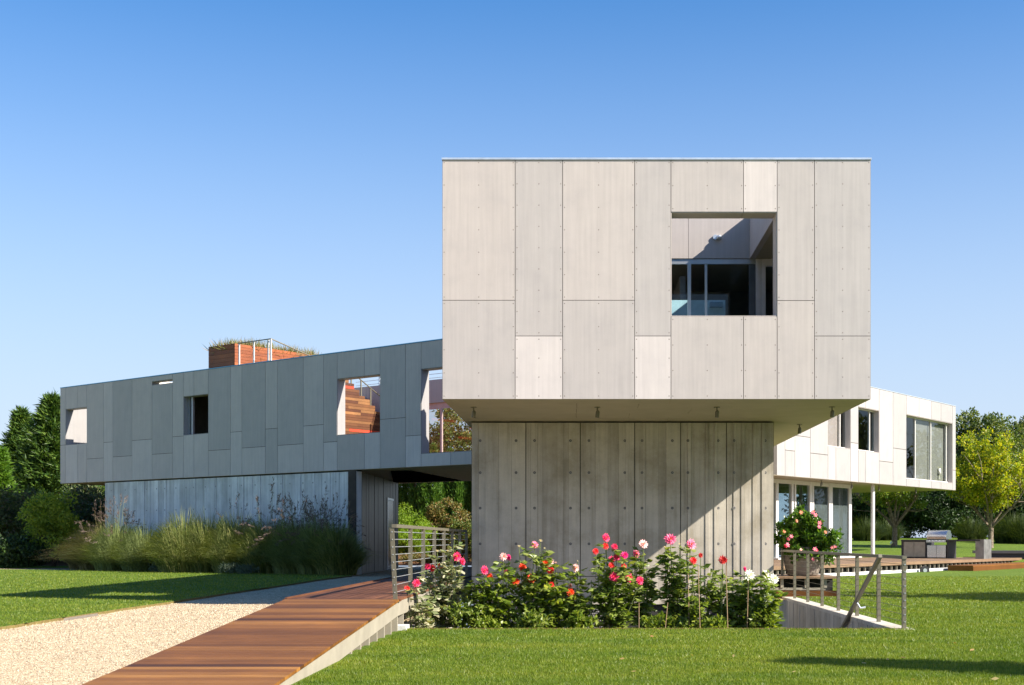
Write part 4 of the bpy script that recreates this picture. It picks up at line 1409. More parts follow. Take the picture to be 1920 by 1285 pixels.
rr = thing("cable_railing", "steel cable railing with sloping handrail on the concrete retaining wall", "railing", (4.27, 22, 0))
ys = [17.0, 18.45, 19.9, 21.35, 22.8, 24.25, 25.75, 27.35]
ztr = EYE - 30.3 / 2400 * 17.0
ztr = 0.975
for k, y in enumerate(ys):
    mb = MB(); post_box(mb, 4.27, y, 0.004 if k else -.02, ztr - .045, .05, .055)
    if k == 0:
        for j in range(9):
            zz = .1 + .095 * j
            mb.tube([(4.27 + .006, y - .036, zz), (4.27 + .006, y - .027, zz)], .008, 8, .5, 1)
    mb.build("post", [M['rail'], M['cap']], rr)
mb = MB(); mb.box(WORLD, 4.24, 4.30, 16.96, 27.4, ztr - .044, ztr); mb.build("top_rail", M['rail'], rr)
for j in range(9):
    zz = .1 + .095 * j
    mb = MB(); mb.tube([(4.27, 17.0, zz), (4.27, 27.35, zz)], .0035, 5); mb.build("cable", M['rail'], rr)
mb = MB()
hp0, hp1 = np.array([4.12, 17.7, ztr - .01]), np.array([4.08, 21.3, -.75])
dv = (hp1 - hp0) / np.linalg.norm(hp1 - hp0)
up = np.cross(dv, (1, 0, 0)); up /= np.linalg.norm(up)
def bar(a, b, w, h):
    P = []
    for e in (a, b):
        for sx, sz in ((-1, -1), (1, -1), (1, 1), (-1, 1)):
            P.append(e + np.array([1, 0, 0]) * sx * w / 2 + up * sz * h / 2)
    mb.hexa([P[0], P[1], P[5], P[4], P[3], P[2], P[6], P[7]])
bar(hp0, hp1, .05, .05)
mb.build("handrail", M['rail'], rr)
mb = MB(); q = hp0 + (hp1 - hp0) * .4; mb.tube([q + np.array([.0, 0, -.03]), q + np.array([.05, 0, -.11]), q + np.array([.13, 0.01, -.10])], .014, 8); mb.build("bracket", M['cap'], rr)

# ------------------------------------------------------------------ pot platform
pf = thing("deck_platform", "small raised timber platform under the big clay pot beside the stairwell", "platform", (4.8, 28, 0))
mb = MB()
for k in range(14):
    mb.box(WORLD, 3.95, 5.34, 26.5 + .145 * k, 26.5 + .145 * k + .14, Z_DECK - .035, Z_DECK, rng.random())
mb.build("deck_boards", M['terrace'], pf)
mb = MB(); mb.box(WORLD, 3.95, 5.3, 26.54, 26.58, -.02, .13, .2); mb.build("lower_board", M['deck'], pf)
mb = MB(); mb.box(WORLD, 3.95, 5.05, 26.6, 26.7, .14, .19); mb.build("ledger", M['fascia'], pf)
for x in (4.12, 4.62, 5.02):
    mb = MB(); mb.box(WORLD, x, x + .06, 26.58, 26.66, .19, Z_DECK - .036); mb.build("support_post", M['fascia'], pf)
mb = MB(); mb.box(WORLD, 3.95, 5.3, 27.1, 28.4, -.02, Z_DECK - .04); mb.build("shade_fill", M['dark_gap'], pf)  # near-black block standing in for the shade under the platform
# clay pot
pc = (4.72, 27.45, Z_DECK + .001)
pt = thing("clay_pot", "large pale clay pot on the timber platform", "pot", pc)
mb = MB(); mb.lathe(pc, [(0, 0), (.29, 0), (.335, .03), (.385, .22), (.42, .44), (.435, .56), (.45, .56), (.45, .62), (.41, .62), (.40, .55), (0, .53)], 32)
mb.build("pot_body", M['pot'], pt, True)

# ------------------------------------------------------------------ terrace
TE = Frame((8.74, 41.3), (0.6, 0.8), (-0.8, 0.6))
te = thing("terrace", "long pale timber terrace deck in front of the right wing", "terrace", (8.74, 41.3, 0))
mb = MB()
for k in range(44):
    d0 = .004 + .145 * k
    uu = -9.0
    while uu < 34:
        u2 = min(34, uu + rng.uniform(2.5, 5))
        mb.box(TE, uu + .002, u2 - .002, d0, d0 + .14, Z_DECK - .035, Z_DECK, rng.random())
        uu = u2
mb.build("deck_boards", M['terrace'], te)
mb = MB(); mb.box(TE, -9, 34, -.03, 0.0, Z_DECK - .105, Z_DECK - .001, .6); mb.build("fascia", M['terrace'], te)
mb = MB(); mb.box(TE, -9, 34, .35, 6.3, -.2, Z_DECK - .04); mb.build("shade_fill", M['dark_gap'], te)  # near-black fill painting the shade behind the openings under the deck
for k in range(96):
    u = -8.9 + .43 * k
    mb = MB(); mb.box(TE, u, u + .03, .03, .1, .139, Z_DECK - .106); mb.build("joist_end", M['fascia'], te)
mb = MB(); mb.box(TE, -9, 34, -.04, .1, -.1, .138, .5); mb.build("kerb", M['concrete_pale'], te)
a = TE.pix(1771, 1066)[0]
mb = MB(); mb.box(TE, a - .2, a + 14, -1.15, -.2, -.05, .24, .6); mb.box(TE, a - .2, a + 14, -1.16, -1.151, -.05, .2, .3)
o = mb.build("timber_step", M['deck'])
tag(o, "low orange-brown timber step on the lawn in front of the terrace", "step")
# hose reel (dark round thing) by terrace
c = TE.p(TE.pix(1732, 1066, -.25)[0], -.3, .10)
mb = MB(); mb.tube([c, c + np.array([.0, .12, 0])], .16, 16); mb.tube([c + np.array([0, -.01, 0]), c], .07, 12, .5, 1)
o = mb.build("hose_reel", [M['black'], M['cap']])
tag(o, "small dark round hose reel on the kerb below the terrace deck", "hose reel")

# ------------------------------------------------------------------ grill island
gi0 = np.array(at(1690, 1046, 53.5)[:2])
GI = Frame(gi0, (0.8, -0.6), (0.6, 0.8))
def gu(px): return GI.pix(px, 1030)[0]
isl = thing("outdoor_counter", "black outdoor kitchen counter with taupe cabinet doors on the terrace", "counter", (gi0[0], gi0[1], Z_DECK))
uA, uB, uC = gu(1690), gu(1737), gu(1775)
zt_i = Z_DECK + .77
mb = MB()
mb.box(GI, uA, uA + .07, 0, .85, Z_DECK, zt_i - .06); mb.box(GI, uB - .05, uB, 0, .85, Z_DECK, zt_i - .06)
mb.box(GI, uA + .07, uB - .05, .05, .85, Z_DECK, zt_i - .06)
mb.box(GI, uC, uC + .08, 0, .85, Z_DECK, zt_i - .06)
mb.box(GI, uB, uC, .3, .85, Z_DECK, Z_DECK + .55)
mb.build("cabinet", M['black'], isl)
mb = MB(); mb.box(GI, uA - .01, uB, -.02, .87, zt_i - .06, zt_i); mb.box(GI, uC, gu(1838), -.02, .87, zt_i - .06, zt_i); mb.build("worktop", M['black'], isl)
um = (uA + uB) / 2
for a, b in ((uA + .09, um - .006), (um + .006, uB - .07)):
    mb = MB(); mb.box(GI, a, b, .02, .049, Z_DECK + .06, zt_i - .09)
    mb.tube([GI.p(um + (-.04 if b < um else .04), .0, Z_DECK + .42), GI.p(um + (-.04 if b < um else .04), .0, Z_DECK + .60)], .008, 6)
    mb.build("door", M['cabinet'], isl)
mb = MB(); u_ = gu(1829); mb.box(GI, u_, gu(1845), -.01, .86, Z_DECK - .1, zt_i + .01); mb.build("end_panel", M['galv'], isl)
# grill
gr = thing("gas_grill", "stainless steel gas grill with closed rounded hood set in the counter", "grill", tuple(GI.p((uB + uC) / 2, .3, Z_DECK)))
g0, g1 = uB + .015, uC - .02
mb = MB()
n = 14
prof = [(.0 + .0, .80)] + [(.36 - .37 * math.cos(q), .84 + .32 * math.sin(q)) for q in np.linspace(0.1, math.pi / 2 + .35, n)] + [(.62, .80)]
for e in (g0, g1):
    i = mb.verts([GI.p(e, d, Z_DECK + z) for d, z in prof])
    for k in range(1, len(prof) - 1):
        mb.t.append((i, i + k, i + k + 1)); mb.tt.append(.5); mb.tm.append(0)
for k in range(len(prof) - 1):
    mb.quad(GI.p(g0, prof[k][0], Z_DECK + prof[k][1]), GI.p(g1, prof[k][0], Z_DECK + prof[k][1]), GI.p(g1, prof[k + 1][0], Z_DECK + prof[k + 1][1]), GI.p(g0, prof[k + 1][0], Z_DECK + prof[k + 1][1]))
mb.build("hood", M['steel'], gr)
mb = MB(); mb.tube([GI.p(g0 + .05, -.07, Z_DECK + .90), GI.p(g1 - .05, -.07, Z_DECK + .90)], .016, 8)
for e in (g0 + .08, g1 - .08): mb.tube([GI.p(e, -.07, Z_DECK + .90), GI.p(e, .02, Z_DECK + .90)], .01, 6)
mb.build("handle", M['steel'], gr)
mb = MB(); mb.box(GI, g0, g1, -.06, .28, Z_DECK + .66, Z_DECK + .76); mb.build("control_panel", M['steel'], gr)
mb = MB(); mb.box(GI, g0, g1, -.01, .28, Z_DECK + .761, Z_DECK + .80); mb.build("firebox", M['black'], gr)
for k in range(5):
    c = GI.p(g0 + .12 + (g1 - g0 - .24) * k / 4, -.06, Z_DECK + .71)
    dd = -GI.d * .04
    mb = MB(); mb.tube([c, c + dd], .03, 10); mb.build("knob", M['cap'], gr)
for a, b in ((g0 + .02, (g0 + g1) / 2 - .006), ((g0 + g1) / 2 + .006, g1 - .02)):
    mb = MB(); mb.box(GI, a, b, .0, .29, Z_DECK + .04, Z_DECK + .54); mb.build("door", M['steel'], gr)
# low black bench right of the counter
b0_ = np.array(at(1830, 1046, 55.0)[:2])
BN = Frame(b0_, (0.97, -0.24), (0.24, 0.97))
bn = thing("low_bench", "long low black bench slab right of the outdoor counter", "bench", (b0_[0], b0_[1], .1))
mb = MB(); mb.box(BN, -.1, 6, 0, 1.0, .60, .72); mb.build("bench_top", simple("dark_slab", (0.075, 0.072, 0.075), 0.5), bn)
mb = MB(); mb.box(BN, .05, 5.8, .12, .9, .0, .599); mb.build("bench_base", M['black'], bn)

# garden path lights near the pear trees
for px, py, Yv, w_ in ((1671, 1026, 66, "green pear tree under the wing"), (1851, 1026, 64.5, "yellow pear tree")):
    X, Y, z = at(px, py, Yv)
    zb = float(lawn_z(X, Y))
    t = thing("uplight", "tiny black garden uplight on a spike beside the " + w_, "garden light", (X, Y, zb))
    mb = MB(); mb.tube([(X, Y, zb - .02), (X, Y, zb + .2)], .018, 6); mb.build("spike", M['black'], t)
    mb = MB(); mb.tube([(X - .02, Y, zb + .18), (X + .05, Y, zb + .32)], [.05, .07], 10); mb.build("lamp_head", M['alu'], t)

# ------------------------------------------------------------------ vegetation helpers
def unit(v):
    return v / (np.linalg.norm(v, axis=-1, keepdims=True) + 1e-9)

def leaf_mesh(P, D, L, W, fold=0.15, N=None):
    """rhombic leaves at P along D."""
    n = len(P)
    D = unit(D)
    R = rng.normal(size=(n, 3)) if N is None else N
    S = unit(np.cross(D, R))
    Nn = np.cross(S, D)
    L = np.broadcast_to(np.asarray(L, float), (n,))[:, None]
    W = np.broadcast_to(np.asarray(W, float), (n,))[:, None]
    a = P
    b = P + D * L * 0.45 + S * W * 0.5 + Nn * L * fold
    c = P + D * L
    d = P + D * L * 0.45 - S * W * 0.5 + Nn * L * fold
    V = np.stack([a, b, c, d], 1).reshape(-1, 3)
    F = np.arange(4 * n).reshape(-1, 4)
    return V, F

def rand_dir(n, up=0.0):
    d = rng.normal(size=(n, 3))
    d[:, 2] += up
    return unit(d)

def clump_leaves(centers, radii, n_each, L, W, up=0.2, outward=0.6):
    Ps, Ds = [], []
    for c, r in zip(centers, radii):
        k = n_each
        d = rand_dir(k)
        rr_ = r * rng.random(k) ** 0.45
        p = np.array(c) + d * rr_[:, None] * np.array([1, 1, .8])
        Ps.append(p)
        Ds.append(unit(d * outward + rand_dir(k, up)))
    P = np.concatenate(Ps); D = np.concatenate(Ds)
    n = len(P)
    return leaf_mesh(P, D, L * rng.uniform(.65, 1.25, n), W * rng.uniform(.65, 1.25, n))

def branch_pts(p, d, length, n=5, wob=.08, lift=.0):
    pts = [np.array(p, float)]
    d = unit(np.array(d, float))
    for k in range(n):
        d = unit(d + rng.normal(0, wob, 3) + np.array([0, 0, lift]))
        pts.append(pts[-1] + d * length / n)
    return pts

def broad_tree(name, label, cat, base, h, trunk_h, R, leaf, bark, n_clump=90, n_each=110, L=.12, W=.08, trunk_r=.14, vase=True, group=None, zc=None, ry=1.0, lean=0.0, cb=None, cr=(.13, .24)):
    X, Y, Z = base
    t = thing(name, label, cat, base, group)
    mb = MB()
    top = np.array([X + rng.normal(0, .05) + lean, Y, Z + trunk_h])
    mb.tube([(X, Y, Z - .1), (X + .02, Y, Z + trunk_h * .5), tuple(top)], [trunk_r * 1.25, trunk_r, trunk_r * .95], 9)
    tips = []
    nl = 8 if vase else 6
    ch = h - trunk_h
    for k in range(nl):
        az = 2 * math.pi * k / nl + rng.uniform(-.3, .3)
        el = rng.uniform(.75, 1.25) if vase else rng.uniform(.35, 1.2)
        d = np.array([math.cos(az) * math.cos(el), math.sin(az) * math.cos(el) * ry, math.sin(el)])
        ln = ch * rng.uniform(.55, .75)
        start = np.array([X + lean * .8, Y, Z + trunk_h]) if vase else np.array([X, Y, Z + trunk_h * rng.uniform(.7, 1.0) + (0.25 * ch * rng.random())])
        pts = branch_pts(start, d, ln, 5, .09, .04)
        mb.tube(pts, list(np.linspace(trunk_r * .55, trunk_r * .16, 6)), 6)
        for j in (2, 3, 4):
            for q in range(2):
                d2 = unit(rand_dir(1)[0] * .8 + unit(pts[j] - pts[j - 1]))
                p2 = branch_pts(pts[j], d2, ln * .45, 3, .12, .05)
                mb.tube(p2, list(np.linspace(trunk_r * .22, trunk_r * .06, 4)), 4)
                tips.append(p2[-1]); tips.append(p2[-2])
        tips.append(pts[-1])
    if not vase:
        pts = branch_pts(top, (0, 0, 1), ch * .8, 5, .06, .1)
        mb.tube(pts, list(np.linspace(trunk_r * .9, trunk_r * .2, 6)), 7)
        tips += pts[2:]
    mb.build("trunk", bark, t)
    # clump centres: tips + crown shell
    cs, rs = [], []
    zc = zc if zc is not None else Z + trunk_h + ch * .52
    rz_c = Z + h - zc
    while len(cs) < n_clump:
        d = rand_dir(1)[0]
        rr_ = rng.random() ** .4 * (0.86 + .14 * math.sin(5 * math.atan2(d[1], d[0]) + X) + .08 * rng.normal())
        zz_ = d[2] * rr_ * (rz_c if d[2] > 0 else (zc - cb if cb else zc - Z - trunk_h * 0.95))
        f = 1.0
        if vase and zz_ < 0: f = 1.0 + 0.35 * zz_ / (zc - (cb or Z + trunk_h))
        cs.append(np.array([X + lean + d[0] * rr_ * R * f, Y + d[1] * rr_ * R * ry * f, zc + zz_]))
        rs.append(R * rng.uniform(*cr))
    V, F = clump_leaves(cs, rs, n_each, L, W)
    np_obj("crown", V, F, leaf, t)
    return t

def conifer(name, label, base, h, R, leaf, n_br=170, n_sp=46, L=.22, W=.07, group=None, z0=.03, power=.85, droop=.15, up=.25):
    X, Y, Z = base
    t = thing(name, label, "tree", base, group)
    mb = MB()
    mb.tube([(X, Y, Z - .1), (X, Y, Z + h * .5), (X, Y, Z + h * .97)], [R * .06 + .06, R * .04 + .03, .015], 8)
    Ps, Ds = [], []
    for k in range(n_br):
        f = z0 + (1 - z0) * (k + rng.random()) / n_br
        z = Z + h * f
        ln = R * (1 - f) ** power * rng.uniform(.62, 1.12) + .12
        az = k * 2.399 + rng.uniform(-.4, .4)
        d = np.array([math.cos(az), math.sin(az), up * f + rng.uniform(-.1, .12)])
        d = unit(d)
        pts = branch_pts((X, Y, z), d, ln, 5, .06, -droop * .3 + .05 * f)
        if rng.random() < .5:
            mb.tube(pts, list(np.linspace(.035, .008, 6)), 4)
        pa = np.array(pts)
        m = int(n_sp * (.35 + .65 * ln / R))
        u = rng.random(m) ** .75 * 5
        i = np.minimum(u.astype(int), 4)
        p = pa[i] + (pa[i + 1] - pa[i]) * (u - i)[:, None]
        br = unit(pa[i + 1] - pa[i])
        side = rng.normal(0, .55, (m, 3)); side[:, 2] = side[:, 2] * .5 + .12
        Ps.append(p + rng.normal(0, .05 * R ** .5, (m, 3)))
        Ds.append(unit(br * .9 + side))
    mb.build("trunk", M['bark_dark'], t)
    P = np.concatenate(Ps); D = np.concatenate(Ds); n = len(P)
    V, F = leaf_mesh(P, D, L * rng.uniform(.6, 1.5, n), W * rng.uniform(.7, 1.3, n), .1)
    np_obj("crown", V, F, leaf, t)
    return t

def shrub(name, label, cat, base, rx, ry, h, leaf, n=3500, L=.09, W=.06, group=None, nc=40, cr=.28, stem=True):
    X, Y, Z = base
    t = thing(name, label, cat, base, group)
    cs, rs = [], []
    for k in range(nc):
        d = rand_dir(1)[0]
        rr_ = rng.random() ** .4
        cs.append(np.array([X + d[0] * rr_ * rx, Y + d[1] * rr_ * ry, Z + h * (.5 + .48 * d[2] * rr_)]))
        rs.append(min(rx, h) * cr * rng.uniform(.7, 1.3))
    V, F = clump_leaves(cs, rs, max(1, n // nc), L, W)
    V[:, 2] = np.maximum(V[:, 2], Z)
    np_obj("foliage", V, F, leaf, t)
    if stem:
        mb = MB()
        for k in range(6):
            c = cs[k * len(cs) // 6]
            mb.tube([(X + rng.normal(0, .1), Y + rng.normal(0, .1), Z - .05), ((X + c[0]) / 2, (Y + c[1]) / 2, Z + (c[2] - Z) * .6), tuple(c)], [.03, .02, .008], 5)
        mb.build("stem", M['bark_dark'], t)
    return t

def column_tree(name, label, base, h, r, leaf, n=9000, group=None, L=.16, W=.055):
    X, Y, Z = base
    t = thing(name, label, "tree", base, group)
    mb = MB(); mb.tube([(X, Y, Z - .1), (X, Y, Z + h * .9)], [.09, .02], 6); mb.build("trunk", M['bark_dark'], t)
    f = rng.random(n)
    az = rng.random(n) * 2 * math.pi
    rad = r * np.minimum(1, (1 - f) * 2.2) ** .6 * (.9 - .1 * np.cos(f * 3))
    lob = 1 + .16 * np.sin(az * 5 + f * 14) + .10 * np.sin(az * 9 - f * 23)
    rad = rad * lob * (1 - .45 * rng.random(n) ** 2)
    P = np.stack([X + rad * np.cos(az), Y + rad * np.sin(az), Z + .05 + f * h * .97], 1)
    D = np.stack([np.cos(az) * .45, np.sin(az) * .45, np.full(n, .9)], 1) + rng.normal(0, .3, (n, 3))
    V, F = leaf_mesh(P, D, L * rng.uniform(.6, 1.4, n), W * rng.uniform(.7, 1.4, n), .1)
    np_obj("crown", V, F, leaf, t)
    return t

def grass_clump(label, base, h, spread, leaf, n=1500, plumes=0, plume_mat=None, group=None, w=.011, plume_h=1.35, name="ornamental_grass", lean=(0, 0), cat="grass clump"):
    X, Y, Z = base
    t = thing(name, label, cat, base, group)
    def strands(n, h0, h1, sp, w0, arch, seg=5):
        az = rng.random(n) * 2 * math.pi
        r0 = rng.random(n) ** .55 * spread * .62
        hh = rng.uniform(h0, h1, n) * (1.06 - .50 * (r0 / (spread * .62)) ** 2)
        out = np.abs(rng.normal(.62, .30, n)) * sp * (.55 + .6 * r0 / (spread * .62))
        bx, by = X + r0 * np.cos(az), Y + r0 * np.sin(az)
        az2 = az + rng.normal(0, .5, n)
        f = np.linspace(0, 1, seg + 1)
        pts = []
        for q in f:
            o_ = out * q ** arch
            z = hh * (1.5 * q - .52 * q ** 2 * (1 + .75 * np.minimum(1.3, out / sp)))
            pts.append(np.stack([bx + o_ * np.cos(az2) + lean[0] * q * q, by + o_ * np.sin(az2) + lean[1] * q * q, Z + z], 1))
        wd = w0 * rng.uniform(.6, 1.3, n)
        sd = np.stack([-np.sin(az2 + 1.0), np.cos(az2 + 1.0), np.zeros(n)], 1)
        V = []
        for i, p in enumerate(pts):
            ww = (wd * (1 - f[i] ** 2 * .92))[:, None] * .5
            V += [p - sd * ww, p + sd * ww]
        V = np.stack(V, 1).reshape(-1, 3)
        k = 2 * (seg + 1)
        b = np.arange(n)[:, None] * k
        F = np.concatenate([b + np.array([[2 * i, 2 * i + 1, 2 * i + 3, 2 * i + 2]]) for i in range(seg)])
        return V, F, pts[-1], pts[-2]
    V, F, _, _ = strands(n, h * .55, h * 1.08, spread, w, 1.7)
    np_obj("blades", V, F, leaf, t)
    if plumes:
        V, F, tip, pre = strands(plumes, h * plume_h * .85, h * plume_h * 1.1, spread * .62, w * .6, 1.9)
        np_obj("stalks", V, F, leaf, t)
        P, D = [], []
        for a, b in zip(tip, pre):
            dv_ = unit(a - b)
            m = 16
            u = rng.random(m)
            P.append(a - dv_ * (u * .34)[:, None] + rng.normal(0, .012, (m, 3)))
            D.append(unit(dv_ + rng.normal(0, .35, (m, 3))))
        P = np.concatenate(P); D = np.concatenate(D)
        V, F = leaf_mesh(P, D, .11, .018, .05)
        np_obj("plumes", V, F, plume_mat or M['plume'], t)
    return t

# ------------------------------------------------------------------ left background trees
def gz(px, py, Y):   # ground point on the left / back
    X, Yv, z = at(px, py, Y); return (X, Yv, 0.05)
conifer("cypress_tree", "tall dark green cypress with feathery top left of the house", gz(98, 0, 66), 8.3, 4.2, M['leaf_conifer'], 300, 150, .36, .075, None, .03, 1.0, .1, .5)
conifer("cypress_tree", "dark cypress with lower ragged top at the left picture edge", gz(40, 0, 70), 8.0, 2.7, M['leaf_conifer'], 260, 140, .38, .08, None, .03, 1.0, .1, .5)
conifer("cypress_tree", "bright green young conifer at the far left edge of the picture", gz(2, 0, 59), 5.3, 1.0, M['leaf_bright'], 200, 60, .2, .06)
conifer("cypress_tree", "dark cypress behind the left end of the house", gz(205, 0, 76), 7.0, 3.6, M['leaf_conifer'], 220, 90, .34, .09)
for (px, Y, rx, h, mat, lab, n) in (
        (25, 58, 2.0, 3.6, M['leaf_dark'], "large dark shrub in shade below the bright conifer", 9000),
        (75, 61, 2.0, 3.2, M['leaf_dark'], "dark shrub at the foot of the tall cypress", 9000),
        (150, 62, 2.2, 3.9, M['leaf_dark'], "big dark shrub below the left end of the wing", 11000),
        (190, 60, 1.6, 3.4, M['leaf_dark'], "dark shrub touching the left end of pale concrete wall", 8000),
        (105, 55, 1.35, 3.2, M['leaf_lit'], "yellow-green shrub coloured as if sunlit among dark shrubs at left", 6500),
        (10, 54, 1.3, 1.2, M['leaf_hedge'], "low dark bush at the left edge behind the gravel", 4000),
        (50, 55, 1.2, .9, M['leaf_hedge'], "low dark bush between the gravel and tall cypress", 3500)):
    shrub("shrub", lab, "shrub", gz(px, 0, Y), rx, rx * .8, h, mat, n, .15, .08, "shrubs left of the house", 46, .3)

# hedge beyond the drive
for k in range(13):
    px = 735 + k * 15.5
    labs = ["first", "second", "third", "fourth", "fifth", "sixth", "seventh", "eighth", "ninth", "tenth", "eleventh", "twelfth", "thirteenth"]
    Yh = 74 + rng.uniform(-.6, .6)
    X = (px - CXP) / FPX * Yh
    h = rng.uniform(5.5, 6.6)
    column_tree("arborvitae", f"columnar green arborvitae beyond the drive, {labs[k]} of the row from the left", (X, Yh, .25), h, .42, M['leaf_arbor'], 5200, "arborvitae row beyond the drive", .2, .07)
shrub("conifer_bush", "bright lime green feathery bush beyond the drive beside the end wall", "shrub", at(768, 0, 62)[:2] + (.1,), 1.15, 1.0, 2.75, M['leaf_lime'], 11000, .15, .035, None, 60, .3)
shrub("autumn_bush", "bush with orange and rust leaves beyond the drive", "shrub", at(838, 0, 64)[:2] + (.12,), 1.25, 1.0, 3.2, M['leaf_rust'], 9000, .13, .08, None, 46, .3)
shrub("autumn_bush", "dark green bush with rusty tips right of the orange bush", "shrub", at(875, 0, 62)[:2] + (.12,), .9, .9, 2.3, M['leaf_autumn'], 5000, .12, .07, None, 40, .3)
broad_tree("maple_tree", "tree with orange-tinged leaves seen through the wide upper opening", "tree", at(850, 0, 78)[:2] + (.3,), 9.6, 2.0, 2.7, M['leaf_autumn'], M['bark_dark'], 120, 110, .2, .12, .16, False)
for k, (px, Y, s) in enumerate(((765, 59, .5), (800, 59.5, .42), (822, 59, .45), (850, 60, .4))):
    shrub("low_shrub", ["tan low shrub on mulch below the lime bush", "small tan shrub on mulch left of the orange bush", "low tan shrub on mulch below the orange bush", "small dry shrub on mulch right below the orange bush"][k],
          "shrub", at(px, 0, Y)[:2] + (.03,), s, s, s * 1.1, M['leaf_rust'], 900, .09, .05, "low shrubs on the mulch", 16, .4, False)

# ------------------------------------------------------------------ right background
def rg(px, Y):
    X = (px - CXP) / FPX * Y
    return (X, Y, float(lawn_z(X, Y)) - .02)
broad_tree("pear_tree", "vase-shaped pear tree with yellow-green leaves right of the house", "tree", rg(1857, 66), 6.2, 1.05, 2.55, M['leaf_pear'], M['bark'], 270, 70, .15, .10, .13, True, zc=4.2, cb=2.55, cr=(.08, .17))
broad_tree("pear_tree", "vase-shaped green pear tree seen under the right wing", "tree", rg(1677, 68), 6.1, 1.0, 2.4, M['leaf_pear_green'], M['bark'], 170, 60, .15, .10, .14, True, zc=4.1, cb=2.3, cr=(.08, .17))
broad_tree("broad_tree", "tall broad-leaved tree behind the yellow pear tree", "tree", rg(1835, 88), 9.0, 2.2, 3.6, M['leaf_oak'], M['bark_dark'], 190, 120, .26, .14, .22, False)
broad_tree("broad_tree", "tall broad-leaved tree at the right picture edge", "tree", rg(1935, 92), 8.6, 2.2, 3.9, M['leaf_oak'], M['bark_dark'], 190, 120, .26, .14, .22, False)
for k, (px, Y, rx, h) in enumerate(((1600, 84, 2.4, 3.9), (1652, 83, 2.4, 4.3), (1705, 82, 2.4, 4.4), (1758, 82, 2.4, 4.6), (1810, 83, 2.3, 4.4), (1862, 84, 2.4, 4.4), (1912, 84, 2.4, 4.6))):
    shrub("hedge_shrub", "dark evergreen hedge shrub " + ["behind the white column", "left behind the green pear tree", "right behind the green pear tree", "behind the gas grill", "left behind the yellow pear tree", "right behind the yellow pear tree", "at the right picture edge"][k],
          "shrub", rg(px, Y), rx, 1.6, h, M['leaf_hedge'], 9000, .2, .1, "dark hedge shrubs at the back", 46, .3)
for k, px in enumerate((1590, 1690, 1790, 1890, 1970)):
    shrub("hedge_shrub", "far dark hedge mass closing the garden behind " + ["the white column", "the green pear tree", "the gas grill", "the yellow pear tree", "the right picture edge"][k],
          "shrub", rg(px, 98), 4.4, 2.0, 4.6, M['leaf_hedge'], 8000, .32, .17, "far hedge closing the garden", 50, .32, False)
for k, (px, Y, h, s) in enumerate(((1822, 76, 1.75, 1.25), (1898, 73, 2.1, 1.5), (1925, 72, 1.9, 1.3), (1625, 77, 1.7, 1.2), (1662, 78, 1.6, 1.2))):
    grass_clump(["ornamental grass clump left of the yellow pear trunk", "big ornamental grass clump right of the yellow pear trunk", "ornamental grass clump at the right picture edge", "dim ornamental grass clump behind the white column", "dim ornamental grass clump behind the green pear trunk"][k],
                rg(px, Y), h, s, M['grass_shaded'], 1300, 0, None, "ornamental grass along the back hedge", .03)
for k, (X_, Y_, h_, R_) in enumerate(((36, 62, 8.5, 3.6), (42, 70, 9.5, 4.0), (47, 82, 9.5, 4.2), (38, 78, 7.5, 3.4), (44, 58, 9.0, 4.0))):
    broad_tree("broad_tree", ["garden tree right of the picture opposite the glass wall", "taller garden tree right of the picture", "far garden tree right of the picture", "low garden tree right of the picture", "near garden tree right of the picture"][k], "tree", (X_, Y_, float(lawn_z(X_, Y_))), h_, 1.6, R_, M['leaf_oak'], M['bark_dark'], 90, 90, .34, .2, .22, False, "garden trees right of the picture")
# trees outside the frame on the right whose shadows cross the lawn
conifer("cypress_tree", "cypress right of the picture casting a pointed shadow on the lawn", (14.0, 7.4, 0), 9.1, 1.35, M['leaf_conifer'], 220, 60, .3, .1)
broad_tree("broad_tree", "broad tree right of the picture casting a long shadow on the lawn", "tree", (17.2, 22.6, 0), 8.6, 2.2, 2.2, M['leaf_oak'], M['bark_dark'], 110, 120, .22, .13, .2, False)

# ------------------------------------------------------------------ grass clumps in front of the left wing
def base_at(px, py):
    X, Y, _ = on_z(px, py, 0.02); return (X, Y, 0.02)
G = "ornamental grasses along the pale concrete wall"
clumps = [
    (165, 1067, 1.2, 1.0, 'grass_brown', 0, "tan-green grass clump at the left end of the row", 1500),
    (195, 1069, 1.35, 1.2, 'grass_brown', 14, "brownish grass clump, second from the left end of the row", 1600),
    (222, 1070, 1.35, 1.15, 'grass_blue', 60, "blue-green grass clump with purple plumes in front of the wall's left end", 1600),
    (272, 1071, 1.25, 1.1, 'grass_blue', 0, "blue-green rounded grass clump right of the purple plumes", 1700),
    (345, 1073, 1.50, 1.25, 'grass_clump', 0, "bright arching grass clump catching the sun at its left side", 2000),
    (392, 1073, 1.50, 1.2, 'grass_clump', 0, "tall arching green grass clump right of the sunlit one", 1900),
    (446, 1074, 1.50, 1.15, 'grass_clump', 6, "green grass clump behind the low grey-green plants", 1900),
    (503, 1075, 1.40, 1.15, 'grass_clump', 46, "green grass clump with a few pale plumes at the middle of the wall", 1900),
    (558, 1076, 1.38, 1.1, 'grass_blue', 85, "grass clump with the densest purple plumes", 1900),
    (598, 1077, 1.32, 1.0, 'grass_blue', 70, "grass clump with purple plumes second from the right end", 1800),
    (632, 1078, 1.28, .9, 'grass_clump', 34, "grass clump at the right end of the row beside the dark wall", 1700),
]
for px, py, h, s, m_, pl_, lab, n in clumps:
    grass_clump(lab, base_at(px, py), h * 1.52, s * 1.12, M[m_], n * 2, int(pl_ * 1.4), M['plume'], G, .024, 1.42)
